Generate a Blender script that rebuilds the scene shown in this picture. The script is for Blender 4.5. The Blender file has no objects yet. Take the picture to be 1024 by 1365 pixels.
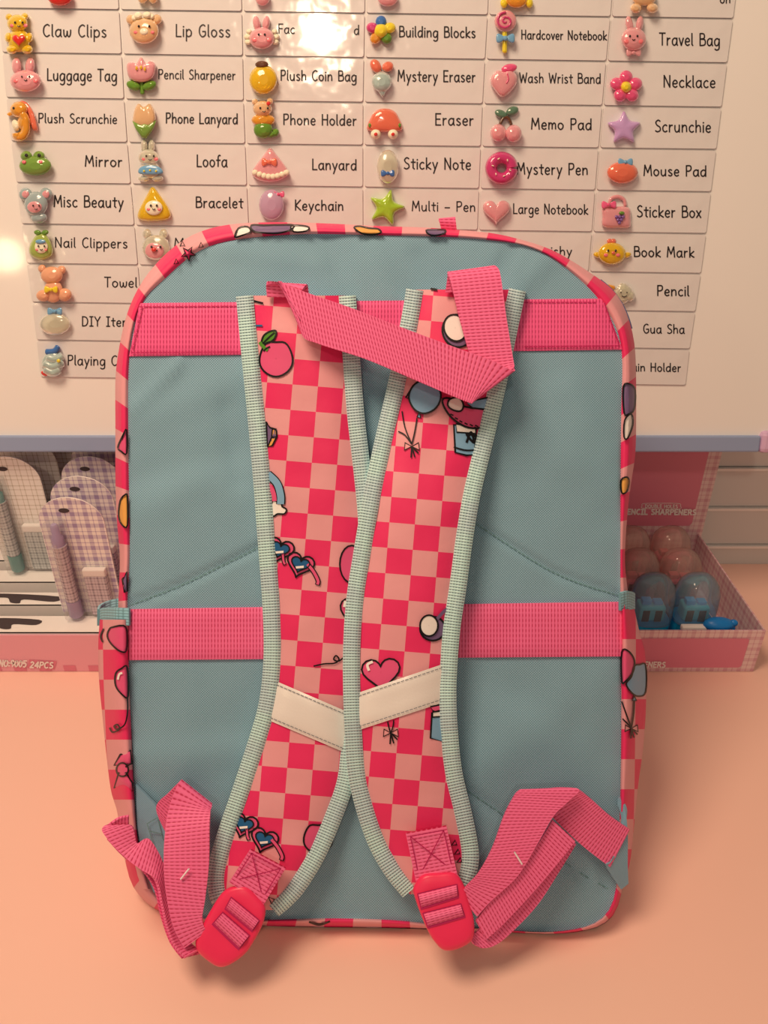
import bpy, bmesh, math, random
from mathutils import Vector, noise
R = math.radians
random.seed(4)
C = bpy.context.scene.collection
sc = bpy.context.scene

# ------------------------------------------------------------ camera, world, lights, exposure
CAM = Vector((0, 0, 0.455)); PITCH = 30.0; F = 1000.0; CX, CY = 512.0, 682.5
cd = bpy.data.cameras.new('camera'); cam = bpy.data.objects.new('camera', cd); C.objects.link(cam)
cam.location = CAM; cam.rotation_euler = (R(90 - PITCH), 0, 0)
cd.sensor_fit = 'HORIZONTAL'; cd.sensor_width = 36.0; cd.lens = 36.0 * F / 1024.0; cd.clip_start = 0.01
sc.camera = cam
sc.view_settings.view_transform = 'Standard'; sc.view_settings.look = 'None'
sc.view_settings.gamma = 1.0; sc.view_settings.use_curve_mapping = False
sc.view_settings.exposure = 0.0
W = bpy.data.worlds.new('room_light'); sc.world = W; W.use_nodes = True
W.node_tree.nodes['Background'].inputs[0].default_value = (1.0, 0.72, 0.52, 1)
W.node_tree.nodes['Background'].inputs[1].default_value = 0.25
def area(name, loc, target, size, power, col, shape='DISK', spread=180):
    l = bpy.data.lights.new(name, 'AREA'); l.shape = shape; l.size = size; l.energy = power; l.color = col
    l.spread = R(spread)
    o = bpy.data.objects.new(name, l); C.objects.link(o); o.location = loc
    o.rotation_euler = (Vector(target) - Vector(loc)).to_track_quat('-Z', 'Y').to_euler(); return o
WARM = (1.0, 0.70, 0.47)
area('ceiling_panel', (-0.34, 0.16, 1.22), (0.0, 0.42, 0.12), 0.42, 9.6, WARM)
area('ceiling_bulb', (-0.238, -1.57, 1.80), (0, 0.6, 0.3), 0.12, 5.2, (1.0, 0.74, 0.52))
area('shelf_lamp', (-0.99, -0.76, 0.752), (-0.3, 0.62, 0.33), 0.08, 0.5, (1.0, 0.72, 0.42))

# ------------------------------------------------------------ helpers
def lin(c):
    c /= 255.0
    return c / 12.92 if c <= 0.04045 else ((c + 0.055) / 1.055) ** 2.4
LW = (0.88, 0.62, 0.43)          # what the warm room light makes of pure white
def ph(r, g, b, k=1.0):
    return tuple(min(0.92, k * lin(v) / w) for v, w in zip((r, g, b), LW))

def ray(px, py):
    v = Vector(((px - CX) / F, -(py - CY) / F, -1.0))
    a = R(90 - PITCH); c, s = math.cos(a), math.sin(a)
    return Vector((v.x, v.y * c - v.z * s, v.y * s + v.z * c))
class Pl:
    """a real plane in the room; at() gives the point of it (offset w along its normal) seen at a photo coordinate"""
    def __init__(s, o, n, zmin=None): s.o = Vector(o); s.n = Vector(n).normalized(); s.zmin = zmin
    def at(s, px, py, w=0.0):
        d = ray(px, py); t = ((s.o + s.n * w) - CAM).dot(s.n) / d.dot(s.n)
        p = CAM + d * t
        if s.zmin is not None and p.z < s.zmin:
            t = (s.zmin - CAM.z) / d.z; p = CAM + d * t
        return p
def on_y(px, py, y):
    d = ray(px, py); return CAM + d * (y / d.y)
def on_z(px, py, z=0.0):
    d = ray(px, py); return CAM + d * ((z - CAM.z) / d.z)

def crom(pts, n, closed=False):
    """smooth curve through points (tuples of any length)"""
    P = [tuple(map(float, p)) for p in pts]; m = len(P); out = []
    segs = m if closed else m - 1
    for i in range(segs):
        if closed: a, b, c, d = P[(i - 1) % m], P[i], P[(i + 1) % m], P[(i + 2) % m]
        else: a, b, c, d = P[max(i - 1, 0)], P[i], P[i + 1], P[min(i + 2, m - 1)]
        for k in range(n):
            t = k / n
            out.append(tuple(0.5 * (2 * b[j] + (c[j] - a[j]) * t + (2 * a[j] - 5 * b[j] + 4 * c[j] - d[j]) * t * t
                        + (3 * b[j] - a[j] - 3 * c[j] + d[j]) * t ** 3) for j in range(len(b))))
    if not closed: out.append(P[-1])
    return out
def interp(tab, y):
    if y <= tab[0][1]: return tab[0][0]
    for (x0, y0), (x1, y1) in zip(tab, tab[1:]):
        if y <= y1: return x0 + (x1 - x0) * (y - y0) / (y1 - y0)
    return tab[-1][0]

class MB:
    """mesh builder: vertices in room coordinates, faces with material slot and uv"""
    def __init__(s): s.v = []; s.f = []; s.m = []; s.uv = []; s.mats = []; s.sm = []
    def slot(s, mat):
        if mat not in s.mats: s.mats.append(mat)
        return s.mats.index(mat)
    def vert(s, p): s.v.append(Vector(p)); return len(s.v) - 1
    def face(s, idx, mat, uv=None, smooth=True):
        s.f.append(tuple(idx)); s.m.append(s.slot(mat)); s.uv.append(uv); s.sm.append(smooth)
    def grid(s, rows, mat, uvs=None, closed_v=False, flip=False, smooth=True):
        n = len(rows); m = len(rows[0]); base = len(s.v)
        for r in rows:
            for p in r: s.v.append(Vector(p))
        for i in range(n - 1):
            for j in range(m if closed_v else m - 1):
                k = (j + 1) % m
                q = [(i, j), (i, k), (i + 1, k), (i + 1, j)]
                if flip: q.reverse()
                u = None
                if uvs: u = [uvs[a][b] for a, b in q]
                s.face([base + a * m + b for a, b in q], mat, u, smooth)
        return base
    def box(s, lo, hi, mat, uv=None):
        b = len(s.v)
        for x in (lo[0], hi[0]):
            for y in (lo[1], hi[1]):
                for z in (lo[2], hi[2]): s.v.append(Vector((x, y, z)))
        for q in ((0, 1, 3, 2), (4, 6, 7, 5), (0, 4, 5, 1), (2, 3, 7, 6), (0, 2, 6, 4), (1, 5, 7, 3)):
            s.face([b + i for i in q], mat, None, False)
    def build(s, name, parent=None, loc=None, bevel=0.0):
        if loc is None: loc = wloc(parent) if parent else Vector((0, 0, 0))
        me = bpy.data.meshes.new(name)
        me.from_pydata([tuple(v - Vector(loc)) for v in s.v], [], s.f)
        for mt in s.mats: me.materials.append(mt)
        if any(s.uv):
            ul = me.uv_layers.new(name='UVMap')
            for p, u in zip(me.polygons, s.uv):
                if u:
                    for li, c in zip(p.loop_indices, u): ul.data[li].uv = c
        for p, m, sm in zip(me.polygons, s.m, s.sm): p.material_index = m; p.use_smooth = sm
        o = bpy.data.objects.new(name, me); C.objects.link(o)
        if parent:
            o.parent = parent
        else: o.location = loc
        if bevel:
            b = o.modifiers.new('bevel', 'BEVEL'); b.width = bevel; b.segments = 2; b.limit_method = 'ANGLE'
        return o
LOC = {}
def wloc(o):
    p = Vector((0, 0, 0))
    while o: p += Vector(o.location); o = o.parent
    return p
def tag(o, label, cat, group=None, kind=None):
    o['label'] = label; o['category'] = cat
    if group: o['group'] = group
    if kind: o['kind'] = kind
    return o
def thing(name, label, cat, loc, group=None):
    o = bpy.data.objects.new(name, None); C.objects.link(o); o.location = loc; o.empty_display_size = 0.02
    return tag(o, label, cat, group)

# ------------------------------------------------------------ materials
def newmat(name):
    m = bpy.data.materials.new(name); m.use_nodes = True
    return m, m.node_tree.nodes, m.node_tree.links, m.node_tree.nodes['Principled BSDF']
def plain(name, col, rough=0.5, spec=0.5, trans=0.0, coat=0.0, metal=0.0, alpha=1.0, ior=1.45, sss=0.0, bump=0.0, bscale=200):
    m, n, l, b = newmat(name)
    b.inputs['Base Color'].default_value = (*col, 1); b.inputs['Roughness'].default_value = rough
    b.inputs['Specular IOR Level'].default_value = spec; b.inputs['Transmission Weight'].default_value = trans
    b.inputs['Coat Weight'].default_value = coat; b.inputs['Coat Roughness'].default_value = 0.05
    b.inputs['Metallic'].default_value = metal; b.inputs['Alpha'].default_value = alpha; b.inputs['IOR'].default_value = ior
    if sss:
        b.inputs['Subsurface Weight'].default_value = sss; b.inputs['Subsurface Radius'].default_value = (0.01, 0.006, 0.004)
        b.inputs['Subsurface Scale'].default_value = 0.3
    if bump:
        tc = n.new('ShaderNodeTexCoord'); t = n.new('ShaderNodeTexNoise'); t.inputs['Scale'].default_value = bscale
        bp = n.new('ShaderNodeBump'); bp.inputs['Strength'].default_value = bump; bp.inputs['Distance'].default_value = 0.002
        l.new(tc.outputs['Object'], t.inputs['Vector']); l.new(t.outputs['Fac'], bp.inputs['Height']); l.new(bp.outputs['Normal'], b.inputs['Normal'])
    return m
def mth(n, l, op, a, b=None):
    x = n.new('ShaderNodeMath'); x.operation = op
    for i, v in enumerate((a, b)):
        if v is None: continue
        if isinstance(v, (int, float)): x.inputs[i].default_value = v
        else: l.new(v, x.inputs[i])
    return x.outputs[0]
def woven(name, col, dark, pu, pv, strength=0.6, rough=0.75, diag=False, sheen=0.2, tint=None, dist=0.0006, lo=0.15, hi=0.75, rib=False):
    """webbing / canvas: threads of pitch pu along and pv across, in metres of the uv map"""
    m, n, l, b = newmat(name)
    tc = n.new('ShaderNodeTexCoord'); sp = n.new('ShaderNodeSeparateXYZ'); l.new(tc.outputs['UV'], sp.inputs[0])
    u, v = sp.outputs[0], sp.outputs[1]
    if diag: u, v = mth(n, l, 'ADD', u, v), mth(n, l, 'SUBTRACT', u, v)
    su = mth(n, l, 'ABSOLUTE', mth(n, l, 'SINE', mth(n, l, 'MULTIPLY', u, math.pi / pu)))
    sv = mth(n, l, 'ABSOLUTE', mth(n, l, 'SINE', mth(n, l, 'MULTIPLY', v, math.pi / pv)))
    if rib: h = mth(n, l, 'SUBTRACT', 1.0, mth(n, l, 'MULTIPLY', mth(n, l, 'SUBTRACT', 1.0, mth(n, l, 'POWER', su, 0.8)), mth(n, l, 'ADD', 0.45, mth(n, l, 'MULTIPLY', 0.55, sv))))
    else: h = mth(n, l, 'MULTIPLY', mth(n, l, 'POWER', su, 0.6), mth(n, l, 'POWER', sv, 0.6))
    mr = n.new('ShaderNodeMapRange'); mr.inputs[1].default_value = lo; mr.inputs[2].default_value = hi; l.new(h, mr.inputs[0])
    mix = n.new('ShaderNodeMix'); mix.data_type = 'RGBA'
    mix.inputs[6].default_value = (*dark, 1); mix.inputs[7].default_value = (*col, 1)
    l.new(mr.outputs[0], mix.inputs[0]); out = mix.outputs[2]
    if tint:
        nz = n.new('ShaderNodeTexNoise'); nz.inputs['Scale'].default_value = 45; l.new(tc.outputs['Object'], nz.inputs['Vector'])
        r2 = n.new('ShaderNodeMapRange'); r2.inputs[1].default_value = 0.42; r2.inputs[2].default_value = 0.62; l.new(nz.outputs['Fac'], r2.inputs[0])
        m2 = n.new('ShaderNodeMix'); m2.data_type = 'RGBA'; m2.blend_type = 'MULTIPLY'; m2.inputs[7].default_value = (*tint, 1)
        l.new(r2.outputs[0], m2.inputs[0]); l.new(out, m2.inputs[6]); out = m2.outputs[2]
    l.new(out, b.inputs['Base Color'])
    bp = n.new('ShaderNodeBump'); bp.inputs['Strength'].default_value = strength; bp.inputs['Distance'].default_value = dist
    l.new(h, bp.inputs['Height']); l.new(bp.outputs['Normal'], b.inputs['Normal'])
    b.inputs['Roughness'].default_value = rough; b.inputs['Specular IOR Level'].default_value = 0.35
    b.inputs['Sheen Weight'].default_value = sheen
    return m
def checker(name, c1, c2, rough=0.5):
    m, n, l, b = newmat(name)
    tc = n.new('ShaderNodeTexCoord'); mp = n.new('ShaderNodeMapping'); mp.inputs['Location'].default_value = (0.0003, 0.0003, 0.5)
    ck = n.new('ShaderNodeTexChecker'); ck.inputs['Scale'].default_value = 1.0
    ck.inputs['Color1'].default_value = (*c1, 1); ck.inputs['Color2'].default_value = (*c2, 1)
    l.new(tc.outputs['UV'], mp.inputs['Vector']); l.new(mp.outputs[0], ck.inputs['Vector']); l.new(ck.outputs['Color'], b.inputs['Base Color'])
    nz = n.new('ShaderNodeTexNoise'); nz.inputs['Scale'].default_value = 60; nz.inputs['Detail'].default_value = 4
    bp = n.new('ShaderNodeBump'); bp.inputs['Strength'].default_value = 0.25; bp.inputs['Distance'].default_value = 0.002
    l.new(tc.outputs['Object'], nz.inputs['Vector']); l.new(nz.outputs['Fac'], bp.inputs['Height']); l.new(bp.outputs['Normal'], b.inputs['Normal'])
    b.inputs['Roughness'].default_value = rough; b.inputs['Specular IOR Level'].default_value = 0.3
    return m
def plaid(name, base, line, pitch=0.012, width=0.3, rough=0.35):
    """printed plaid card, in metres of the uv map"""
    m, n, l, b = newmat(name)
    tc = n.new('ShaderNodeTexCoord'); sp = n.new('ShaderNodeSeparateXYZ'); l.new(tc.outputs['UV'], sp.inputs[0])
    fac = None
    for o in (sp.outputs[0], sp.outputs[1]):
        fr = mth(n, l, 'FRACT', mth(n, l, 'MULTIPLY', o, 1 / pitch))
        st = mth(n, l, 'LESS_THAN', fr, width)
        thin = mth(n, l, 'COMPARE', fr, 0.65); thin.node.inputs[2].default_value = 0.04
        st = mth(n, l, 'MULTIPLY', mth(n, l, 'MAXIMUM', st, thin), 0.5)
        fac = st if fac is None else mth(n, l, 'ADD', fac, st)
    mix = n.new('ShaderNodeMix'); mix.data_type = 'RGBA'; mix.inputs[6].default_value = (*base, 1); mix.inputs[7].default_value = (*line, 1)
    l.new(fac, mix.inputs[0]); l.new(mix.outputs[2], b.inputs['Base Color']); b.inputs['Roughness'].default_value = rough
    return m

M = {}
M['panel'] = woven('blue_canvas', ph(139, 159, 154), ph(88, 104, 101), 0.00150, 0.00150, 0.5, 0.55, True, 0.2, dist=0.0004)
M['web'] = woven('pink_webbing', ph(255, 92, 116), ph(178, 6, 46), 0.0019, 0.0030, 0.5, 0.5, dist=0.0005, lo=0.12, hi=0.8, rib=True, sheen=0.0)
M['webdark'] = woven('magenta_webbing', ph(244, 76, 108), ph(160, 4, 48), 0.0019, 0.0030, 0.5, 0.55, dist=0.0005, lo=0.1, hi=0.8, rib=True, sheen=0.0)
M['bind'] = woven('aqua_binding', ph(190, 198, 178), ph(72, 98, 98), 0.0017, 0.0017, 0.8, 0.4, tint=(0.92, 0.84, 0.92), lo=0.2, hi=0.8, rib=True, sheen=0.1)
M['check'] = checker('pink_checker', ph(222, 40, 75), ph(220, 133, 120))
M['bindteal'] = woven('teal_elastic', ph(140, 168, 158), ph(104, 128, 120), 0.004, 0.0017, 0.5, 0.5, rib=False, sheen=0.0)
M['tab'] = woven('aqua_tab', ph(128, 148, 146), ph(105, 125, 125), 0.0012, 0.0012, 0.3, 0.5, True)
M['plastic'] = plain('pink_plastic', ph(232, 40, 70), 0.34, 0.5, sss=0.1)
M['reflect'] = plain('silver_reflective', ph(232, 226, 210), 0.3, 0.8, metal=0.1, bump=0.05, bscale=700)
M['thread'] = plain('aqua_thread', ph(96, 118, 104), 0.7)
M['threadpink'] = plain('pink_thread', ph(176, 20, 66), 0.7)
M['threaddark'] = plain('grey_thread', ph(120, 110, 100), 0.7)
M['lint'] = plain('cream_lint', ph(245, 190, 170), 0.8)
M['zip'] = plain('slate_zip', ph(70, 80, 105), 0.4)
M['shade'] = plain('dark_lining', ph(95, 62, 66), 0.9)
for k, c in dict(black=(18, 14, 14), white=(236, 205, 172), pink=(216, 72, 96), ltpink=(228, 138, 124), blue=(122, 145, 150), navy=(34, 80, 105),
                 purple=(112, 78, 96), orange=(222, 142, 62), green=(78, 118, 30), mpink=(228, 50, 84)).items():
    M['ink_' + k] = plain('ink_' + k, ph(*c), 0.45, 0.3)
M['table'] = plain('pink_laminate', ph(236, 165, 130), 0.45, 0.3, bump=0.03, bscale=25)
M['wall'] = plain('white_slatwall', ph(205, 178, 152), 0.5)
M['groove'] = plain('white_slat_lip', ph(238, 220, 190), 0.3)
M['board'] = plain('whiteboard_enamel', ph(230, 200, 171), 0.07, 0.5, bump=0.012, bscale=12)
M['frame'] = plain('slate_blue_frame', ph(140, 136, 142), 0.35)
M['corner'] = plain('lilac_corner', ph(205, 150, 155), 0.3)
M['label'] = plain('glossy_label', ph(215, 186, 160), 0.12, 0.5, coat=0.3, bump=0.40, bscale=46)
M['gap'] = plain('label_edge', ph(140, 112, 100), 0.6)
M['text'] = plain('black_print', ph(34, 24, 22), 0.4)

# ------------------------------------------------------------ handwritten monoline letters (cap height 1)
BOWL = [(.44, .5), (.26, .6), (.07, .44), (.06, .15), (.2, 0), (.36, .1), (.44, .34)]
GL = {
 'a': (.52, [BOWL, '|', [(.44, .6), (.44, .1), (.5, 0)]]), 'b': (.5, ['|', [(.06, 1), (.06, 0)], '~', [(.06, .42), (.25, .6), (.44, .42), (.42, .12), (.22, 0), (.06, .12)]]),
 'c': (.43, [[(.4, .5), (.25, .6), (.06, .42), (.07, .13), (.24, 0), (.42, .1)]]), 'd': (.52, [BOWL, '|', [(.45, 1), (.45, 0)]]),
 'e': (.46, [[(.07, .3), (.38, .33), (.37, .52), (.22, .6), (.07, .42), (.07, .14), (.24, 0), (.42, .1)]]),
 'f': (.36, [[(.38, .94), (.27, 1), (.17, .85), (.16, .5), (.16, 0)], '|', [(.02, .57), (.34, .57)]]),
 'g': (.52, [BOWL, [(.45, .6), (.45, .1), (.42, -.26), (.22, -.36), (.05, -.26)]]),
 'h': (.5, ['|', [(.06, 1), (.06, 0)], '~', [(.06, .36), (.2, .57), (.37, .54), (.42, .3), (.42, 0)]]),
 'i': (.13, ['|', [(.06, .6), (.06, 0)], [(.05, .8), (.08, .84)]]), 'k': (.44, ['|', [(.06, 1), (.06, 0)], [(.4, .58), (.07, .25), (.42, 0)]]),
 'l': (.17, ['|', [(.06, 1), (.06, .1), (.13, 0)]]),
 'm': (.68, ['|', [(.06, .6), (.06, 0)], '~', [(.06, .38), (.18, .58), (.3, .52), (.33, .3), (.33, 0)], [(.33, .38), (.46, .58), (.58, .52), (.61, .3), (.61, 0)]]),
 'n': (.5, ['|', [(.06, .6), (.06, 0)], '~', [(.06, .36), (.2, .57), (.37, .54), (.42, .3), (.42, 0)]]),
 'o': (.5, [[(.25, .6), (.08, .48), (.05, .2), (.22, 0), (.4, .12), (.44, .4), (.25, .6)]]),
 'p': (.5, ['|', [(.06, .6), (.06, -.36)], '~', [(.06, .42), (.25, .6), (.44, .42), (.42, .12), (.22, 0), (.06, .12)]]),
 'q': (.52, [BOWL, '|', [(.45, .6), (.45, -.36), (.52, -.3)]]),
 'r': (.35, ['|', [(.06, .6), (.06, 0)], '~', [(.06, .36), (.17, .55), (.34, .57)]]),
 's': (.41, [[(.36, .52), (.2, .6), (.07, .48), (.2, .32), (.36, .17), (.24, 0), (.04, .08)]]),
 't': (.36, ['|', [(.18, .86), (.18, .1), (.28, 0)], [(.02, .6), (.36, .6)]]),
 'u': (.5, [[(.06, .6), (.06, .2), (.18, 0), (.36, .1), (.42, .3)], '|', [(.42, .6), (.42, 0)]]), 'v': (.4, ['|', [(.02, .6), (.2, 0), (.38, .6)]]),
 'w': (.62, [[(.04, .6), (.07, .15), (.18, 0), (.29, .2), (.31, .5)], [(.31, .5), (.34, .15), (.45, 0), (.56, .2), (.58, .6)]]),
 'x': (.42, ['|', [(.02, .6), (.38, 0)], [(.38, .6), (.02, 0)]]), 'y': (.46, ['|', [(.04, .6), (.22, .05)], [(.43, .6), (.12, -.36)]]),
 'A': (.62, ['|', [(.02, 0), (.3, 1), (.58, 0)], [(.12, .35), (.48, .35)]]),
 'B': (.56, ['|', [(.07, 1), (.07, 0)], '~', [(.07, 1), (.4, .96), (.42, .62), (.07, .54)], [(.07, .54), (.48, .48), (.48, .08), (.07, 0)]]),
 'C': (.56, [[(.52, .88), (.34, 1), (.1, .78), (.07, .3), (.28, 0), (.54, .14)]]),
 'D': (.6, ['|', [(.07, 1), (.07, 0)], '~', [(.02, 1), (.4, .92), (.55, .5), (.4, .08), (.04, 0)]]),
 'E': (.5, ['|', [(.46, 1), (.07, 1), (.07, 0), (.46, 0)], [(.07, .52), (.4, .52)]]), 'F': (.48, ['|', [(.46, 1), (.07, 1), (.07, 0)], [(.07, .52), (.4, .52)]]),
 'G': (.6, [[(.52, .88), (.34, 1), (.1, .78), (.07, .3), (.28, 0), (.52, .14), (.54, .42)], '|', [(.54, .44), (.32, .44)]]),
 'H': (.6, ['|', [(.07, 1), (.07, 0)], [(.52, 1), (.52, 0)], [(.07, .52), (.52, .52)]]), 'I': (.36, ['|', [(.18, 1), (.18, 0)], [(.03, 1), (.33, 1)], [(.03, 0), (.33, 0)]]),
 'K': (.54, ['|', [(.07, 1), (.07, 0)], [(.5, 1), (.08, .46), (.52, 0)]]), 'L': (.46, ['|', [(.07, 1), (.07, 0), (.44, 0)]]),
 'M': (.74, ['|', [(.05, 0), (.12, 1), (.36, .3), (.6, 1), (.68, 0)]]), 'N': (.62, ['|', [(.07, 0), (.07, 1), (.53, 0), (.53, 1)]]),
 'O': (.64, [[(.32, 1), (.1, .8), (.06, .3), (.3, 0), (.54, .2), (.58, .7), (.32, 1)]]),
 'P': (.52, ['|', [(.07, 1), (.07, 0)], '~', [(.02, .98), (.4, .97), (.46, .66), (.3, .48), (.07, .48)]]),
 'R': (.56, ['|', [(.07, 1), (.07, 0)], '~', [(.07, 1), (.4, .97), (.46, .68), (.3, .5), (.07, .5)], '|', [(.26, .5), (.52, 0)]]),
 'S': (.52, [[(.47, .88), (.28, 1), (.09, .8), (.2, .56), (.42, .4), (.46, .14), (.24, 0), (.04, .1)]]),
 'T': (.54, ['|', [(.27, 1), (.27, 0)], [(.02, 1), (.52, 1)]]), 'U': (.6, [[(.07, 1), (.07, .25), (.28, 0), (.5, .25), (.53, 1)]]),
 'W': (.8, ['|', [(.03, 1), (.2, 0), (.4, .8), (.6, 0), (.77, 1)]]), 'Y': (.54, ['|', [(.02, 1), (.27, .5), (.52, 1)], [(.27, .5), (.27, 0)]]),
 '0': (.54, [[(.27, 1), (.07, .7), (.07, .3), (.27, 0), (.47, .3), (.47, .7), (.27, 1)]]),
 '2': (.52, [[(.05, .8), (.25, 1), (.46, .75), (.3, .4), (.05, 0)], '|', [(.05, 0), (.48, 0)]]),
 '4': (.54, ['|', [(.4, 0), (.4, 1), (.04, .3), (.52, .3)]]),
 '5': (.52, ['|', [(.46, 1), (.1, 1), (.08, .56)], '~', [(.08, .56), (.3, .64), (.48, .35), (.3, 0), (.05, .1)]]),
 '9': (.52, [[(.46, .7), (.3, .45), (.08, .6), (.12, .95), (.36, .98), (.46, .7), (.44, .3), (.3, 0)]]),
 ':': (.2, ['|', [(.1, .55), (.1, .62)], [(.1, .08), (.1, .15)]]), '-': (.5, ['|', [(.05, .36), (.45, .36)]]), ' ': (.32, []),
}
def strokes(text, x0, x1, base, cap, slope=0.0, slant=0.0):
    """polylines in photo coordinates, fitted between x0 and x1 on a baseline"""
    adv = 0; out = []
    for ch in text:
        w, st = GL[ch]; smooth = True
        for s in st:
            if s == '|': smooth = False; continue
            if s == '~': smooth = True; continue
            if smooth and len(s) > 2: out.append([(adv + p[0], p[1]) for p in crom(s, 5)])
            else:
                for a, b in zip(s, s[1:]): out.append([(adv + a[0], a[1]), (adv + b[0], b[1])])
        adv += w + 0.11
    k = (x1 - x0) / max(adv - 0.11, 0.01)
    return [[(x0 + p[0] * k + slant * p[1] * cap, base - p[1] * cap + slope * (p[0] * k)) for p in s] for s in out]
def stroke_ribbon(mb, pts, hw, fn, mat, closed=False):
    n = len(pts); L = []; Rr = []
    if n < 2: return
    if not closed and n == 2:                     # square ends so that corners of letters close
        dx, dy = pts[1][0] - pts[0][0], pts[1][1] - pts[0][1]; d = math.hypot(dx, dy) or 1.0; e = hw * 0.7 / d
        pts = [(pts[0][0] - dx * e, pts[0][1] - dy * e), (pts[1][0] + dx * e, pts[1][1] + dy * e)]
    for i, p in enumerate(pts):
        if closed: a, b = pts[(i - 1) % n], pts[(i + 1) % n]
        else: a, b = pts[max(i - 1, 0)], pts[min(i + 1, n - 1)]
        dx, dy = b[0] - a[0], b[1] - a[1]; d = math.hypot(dx, dy) or 1.0
        nx, ny = -dy / d * hw, dx / d * hw
        ex = 0.0
        L.append(mb.vert(fn(p[0] + nx, p[1] + ny))); Rr.append(mb.vert(fn(p[0] - nx, p[1] - ny)))
    for i in range(n if closed else n - 1):
        k = (i + 1) % n
        mb.face([L[i], L[k], Rr[k], Rr[i]], mat)
def fillpoly(mb, pts, fn, mat):
    """colour field as rings towards the centroid, so it follows the cloth under it"""
    A = sum(p[0] * q[1] - q[0] * p[1] for p, q in zip(pts, pts[1:] + pts[:1])) or 1e-6
    gx = sum((p[0] + q[0]) * (p[0] * q[1] - q[0] * p[1]) for p, q in zip(pts, pts[1:] + pts[:1])) / (3 * A)
    gy = sum((p[1] + q[1]) * (p[0] * q[1] - q[0] * p[1]) for p, q in zip(pts, pts[1:] + pts[:1])) / (3 * A)
    rows = [[fn(gx + (p[0] - gx) * k, gy + (p[1] - gy) * k) for p in pts] for k in (1.0, 0.8, 0.6, 0.4, 0.2, 0.02)]
    mb.grid(rows, mat, closed_v=True, flip=A < 0)
def ell(cx, cy, rx, ry, n=20, rot=0):
    c, s = math.cos(R(rot)), math.sin(R(rot))
    return [(cx + rx * math.cos(a) * c - ry * math.sin(a) * s, cy + rx * math.cos(a) * s + ry * math.sin(a) * c) for a in (2 * math.pi * i / n for i in range(n))]
def heart(cx, cy, w, h, rot=0, n=28):
    c, s = math.cos(R(rot)), math.sin(R(rot)); out = []
    for i in range(n):
        t = 2 * math.pi * i / n
        x = 16 * math.sin(t) ** 3 / 16 * w / 2; y = -(13 * math.cos(t) - 5 * math.cos(2 * t) - 2 * math.cos(3 * t) - math.cos(4 * t)) / 15 * h / 2
        out.append((cx + x * c - y * s, cy + x * s + y * c))
    return out
def star(cx, cy, r, r2, n=5, rot=-90):
    return [(cx + (r if i % 2 == 0 else r2) * math.cos(R(rot + i * 180 / n)), cy + (r if i % 2 == 0 else r2) * math.sin(R(rot + i * 180 / n))) for i in range(2 * n)]
def motif(mb, pts, fn, fill, hw=1.2):
    """a printed shape: colour field and black outline, 0.1 mm apart"""
    if fill: fillpoly(mb, pts, lambda x, y: fn(x, y, 0.0005), fill)
    stroke_ribbon(mb, pts, hw, lambda x, y: fn(x, y, 0.0008), M['ink_black'], True)
def inkline(mb, pts, fn, hw=1.2, mat=None, smooth=True):
    stroke_ribbon(mb, crom(pts, 6) if smooth and len(pts) > 2 else pts, hw, lambda x, y: fn(x, y, 0.0009), mat or M['ink_black'])

# ------------------------------------------------------------ the setting: table, slat wall
mb = MB(); mb.box((-0.9, -0.35, -0.03), (0.9, 0.679, 0.0), M['table'])
tb = mb.build('table', None, (0, 0.2, 0), 0.004); tag(tb, 'wide pink laminate table that everything stands on', 'table')
mb = MB()
mb.box((-1.3, 0.682, -0.25), (1.3, 0.70, 1.2), M['wall'])
z = 0.024
zs = [-0.16]
while z < 1.15: zs.append(z); z += 0.0462
zs.append(1.2)
for a, b in zip(zs, zs[1:]):
    mb.box((-1.3, 0.677, a + 0.0012), (1.3, 0.682, b - 0.0030), M['wall'])
    mb.box((-1.3, 0.6735, b - 0.0030), (1.3, 0.682, b - 0.0002), M['groove'])
wl = mb.build('wall_back'); wl['kind'] = 'structure'; wl['label'] = 'white slatted wall in shade behind the table'; wl['category'] = 'wall'

# ------------------------------------------------------------ whiteboard leaning on the slat wall
TB = 14.0
bn = Vector((0, -math.cos(R(TB)), math.sin(R(TB)))); bu = Vector((0, math.sin(R(TB)), math.cos(R(TB))))
b0 = on_y(512, 580, 0.587)
BD = Pl(b0, bn)
broot = thing('whiteboard', 'large whiteboard with slate blue frame leaning on the slatted wall, covered in name labels', 'whiteboard', b0)
xr = BD.at(1028, 580).x; xl = -0.56
def bw(x, v, w): return Vector((x, b0.y, b0.z)) + bu * v + bn * w
def bbox(mb, x0, x1, v0, v1, w0, w1, mat):
    b = len(mb.v)
    for x in (x0, x1):
        for v in (v0, v1):
            for w in (w0, w1): mb.v.append(bw(x, v, w))
    for q in ((0, 1, 3, 2), (4, 6, 7, 5), (0, 4, 5, 1), (2, 3, 7, 6), (0, 2, 6, 4), (1, 5, 7, 3)): mb.face([b + i for i in q], mat, None, False)
VT = 0.37
fh = (BD.at(512, 580) - BD.at(512, 602, 0.004)).length
mb = MB(); bbox(mb, xl, xr + 0.004, -0.002, VT, -0.010, 0.0, M['board']); mb.build('writing_surface', broot)
mb = MB(); bbox(mb, xl - 0.014, xr - 0.010, -fh, 0.0, -0.012, 0.004, M['frame'])
mb.build('bottom_rail', broot, bevel=0.0015)
mb = MB(); bbox(mb, xl - 0.014, xr - 0.010, VT, VT + fh, -0.012, 0.004, M['frame']); mb.build('top_rail', broot, bevel=0.0015)
mb = MB(); bbox(mb, xr + 0.002, xr + 0.002 + fh, 0.018, VT - 0.018, -0.012, 0.004, M['frame']); mb.build('side_rail', broot, bevel=0.0015)
mb = MB(); bbox(mb, xl - 0.014, xl, 0, VT, -0.012, 0.004, M['frame']); mb.build('side_rail', broot, bevel=0.0015)
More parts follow.
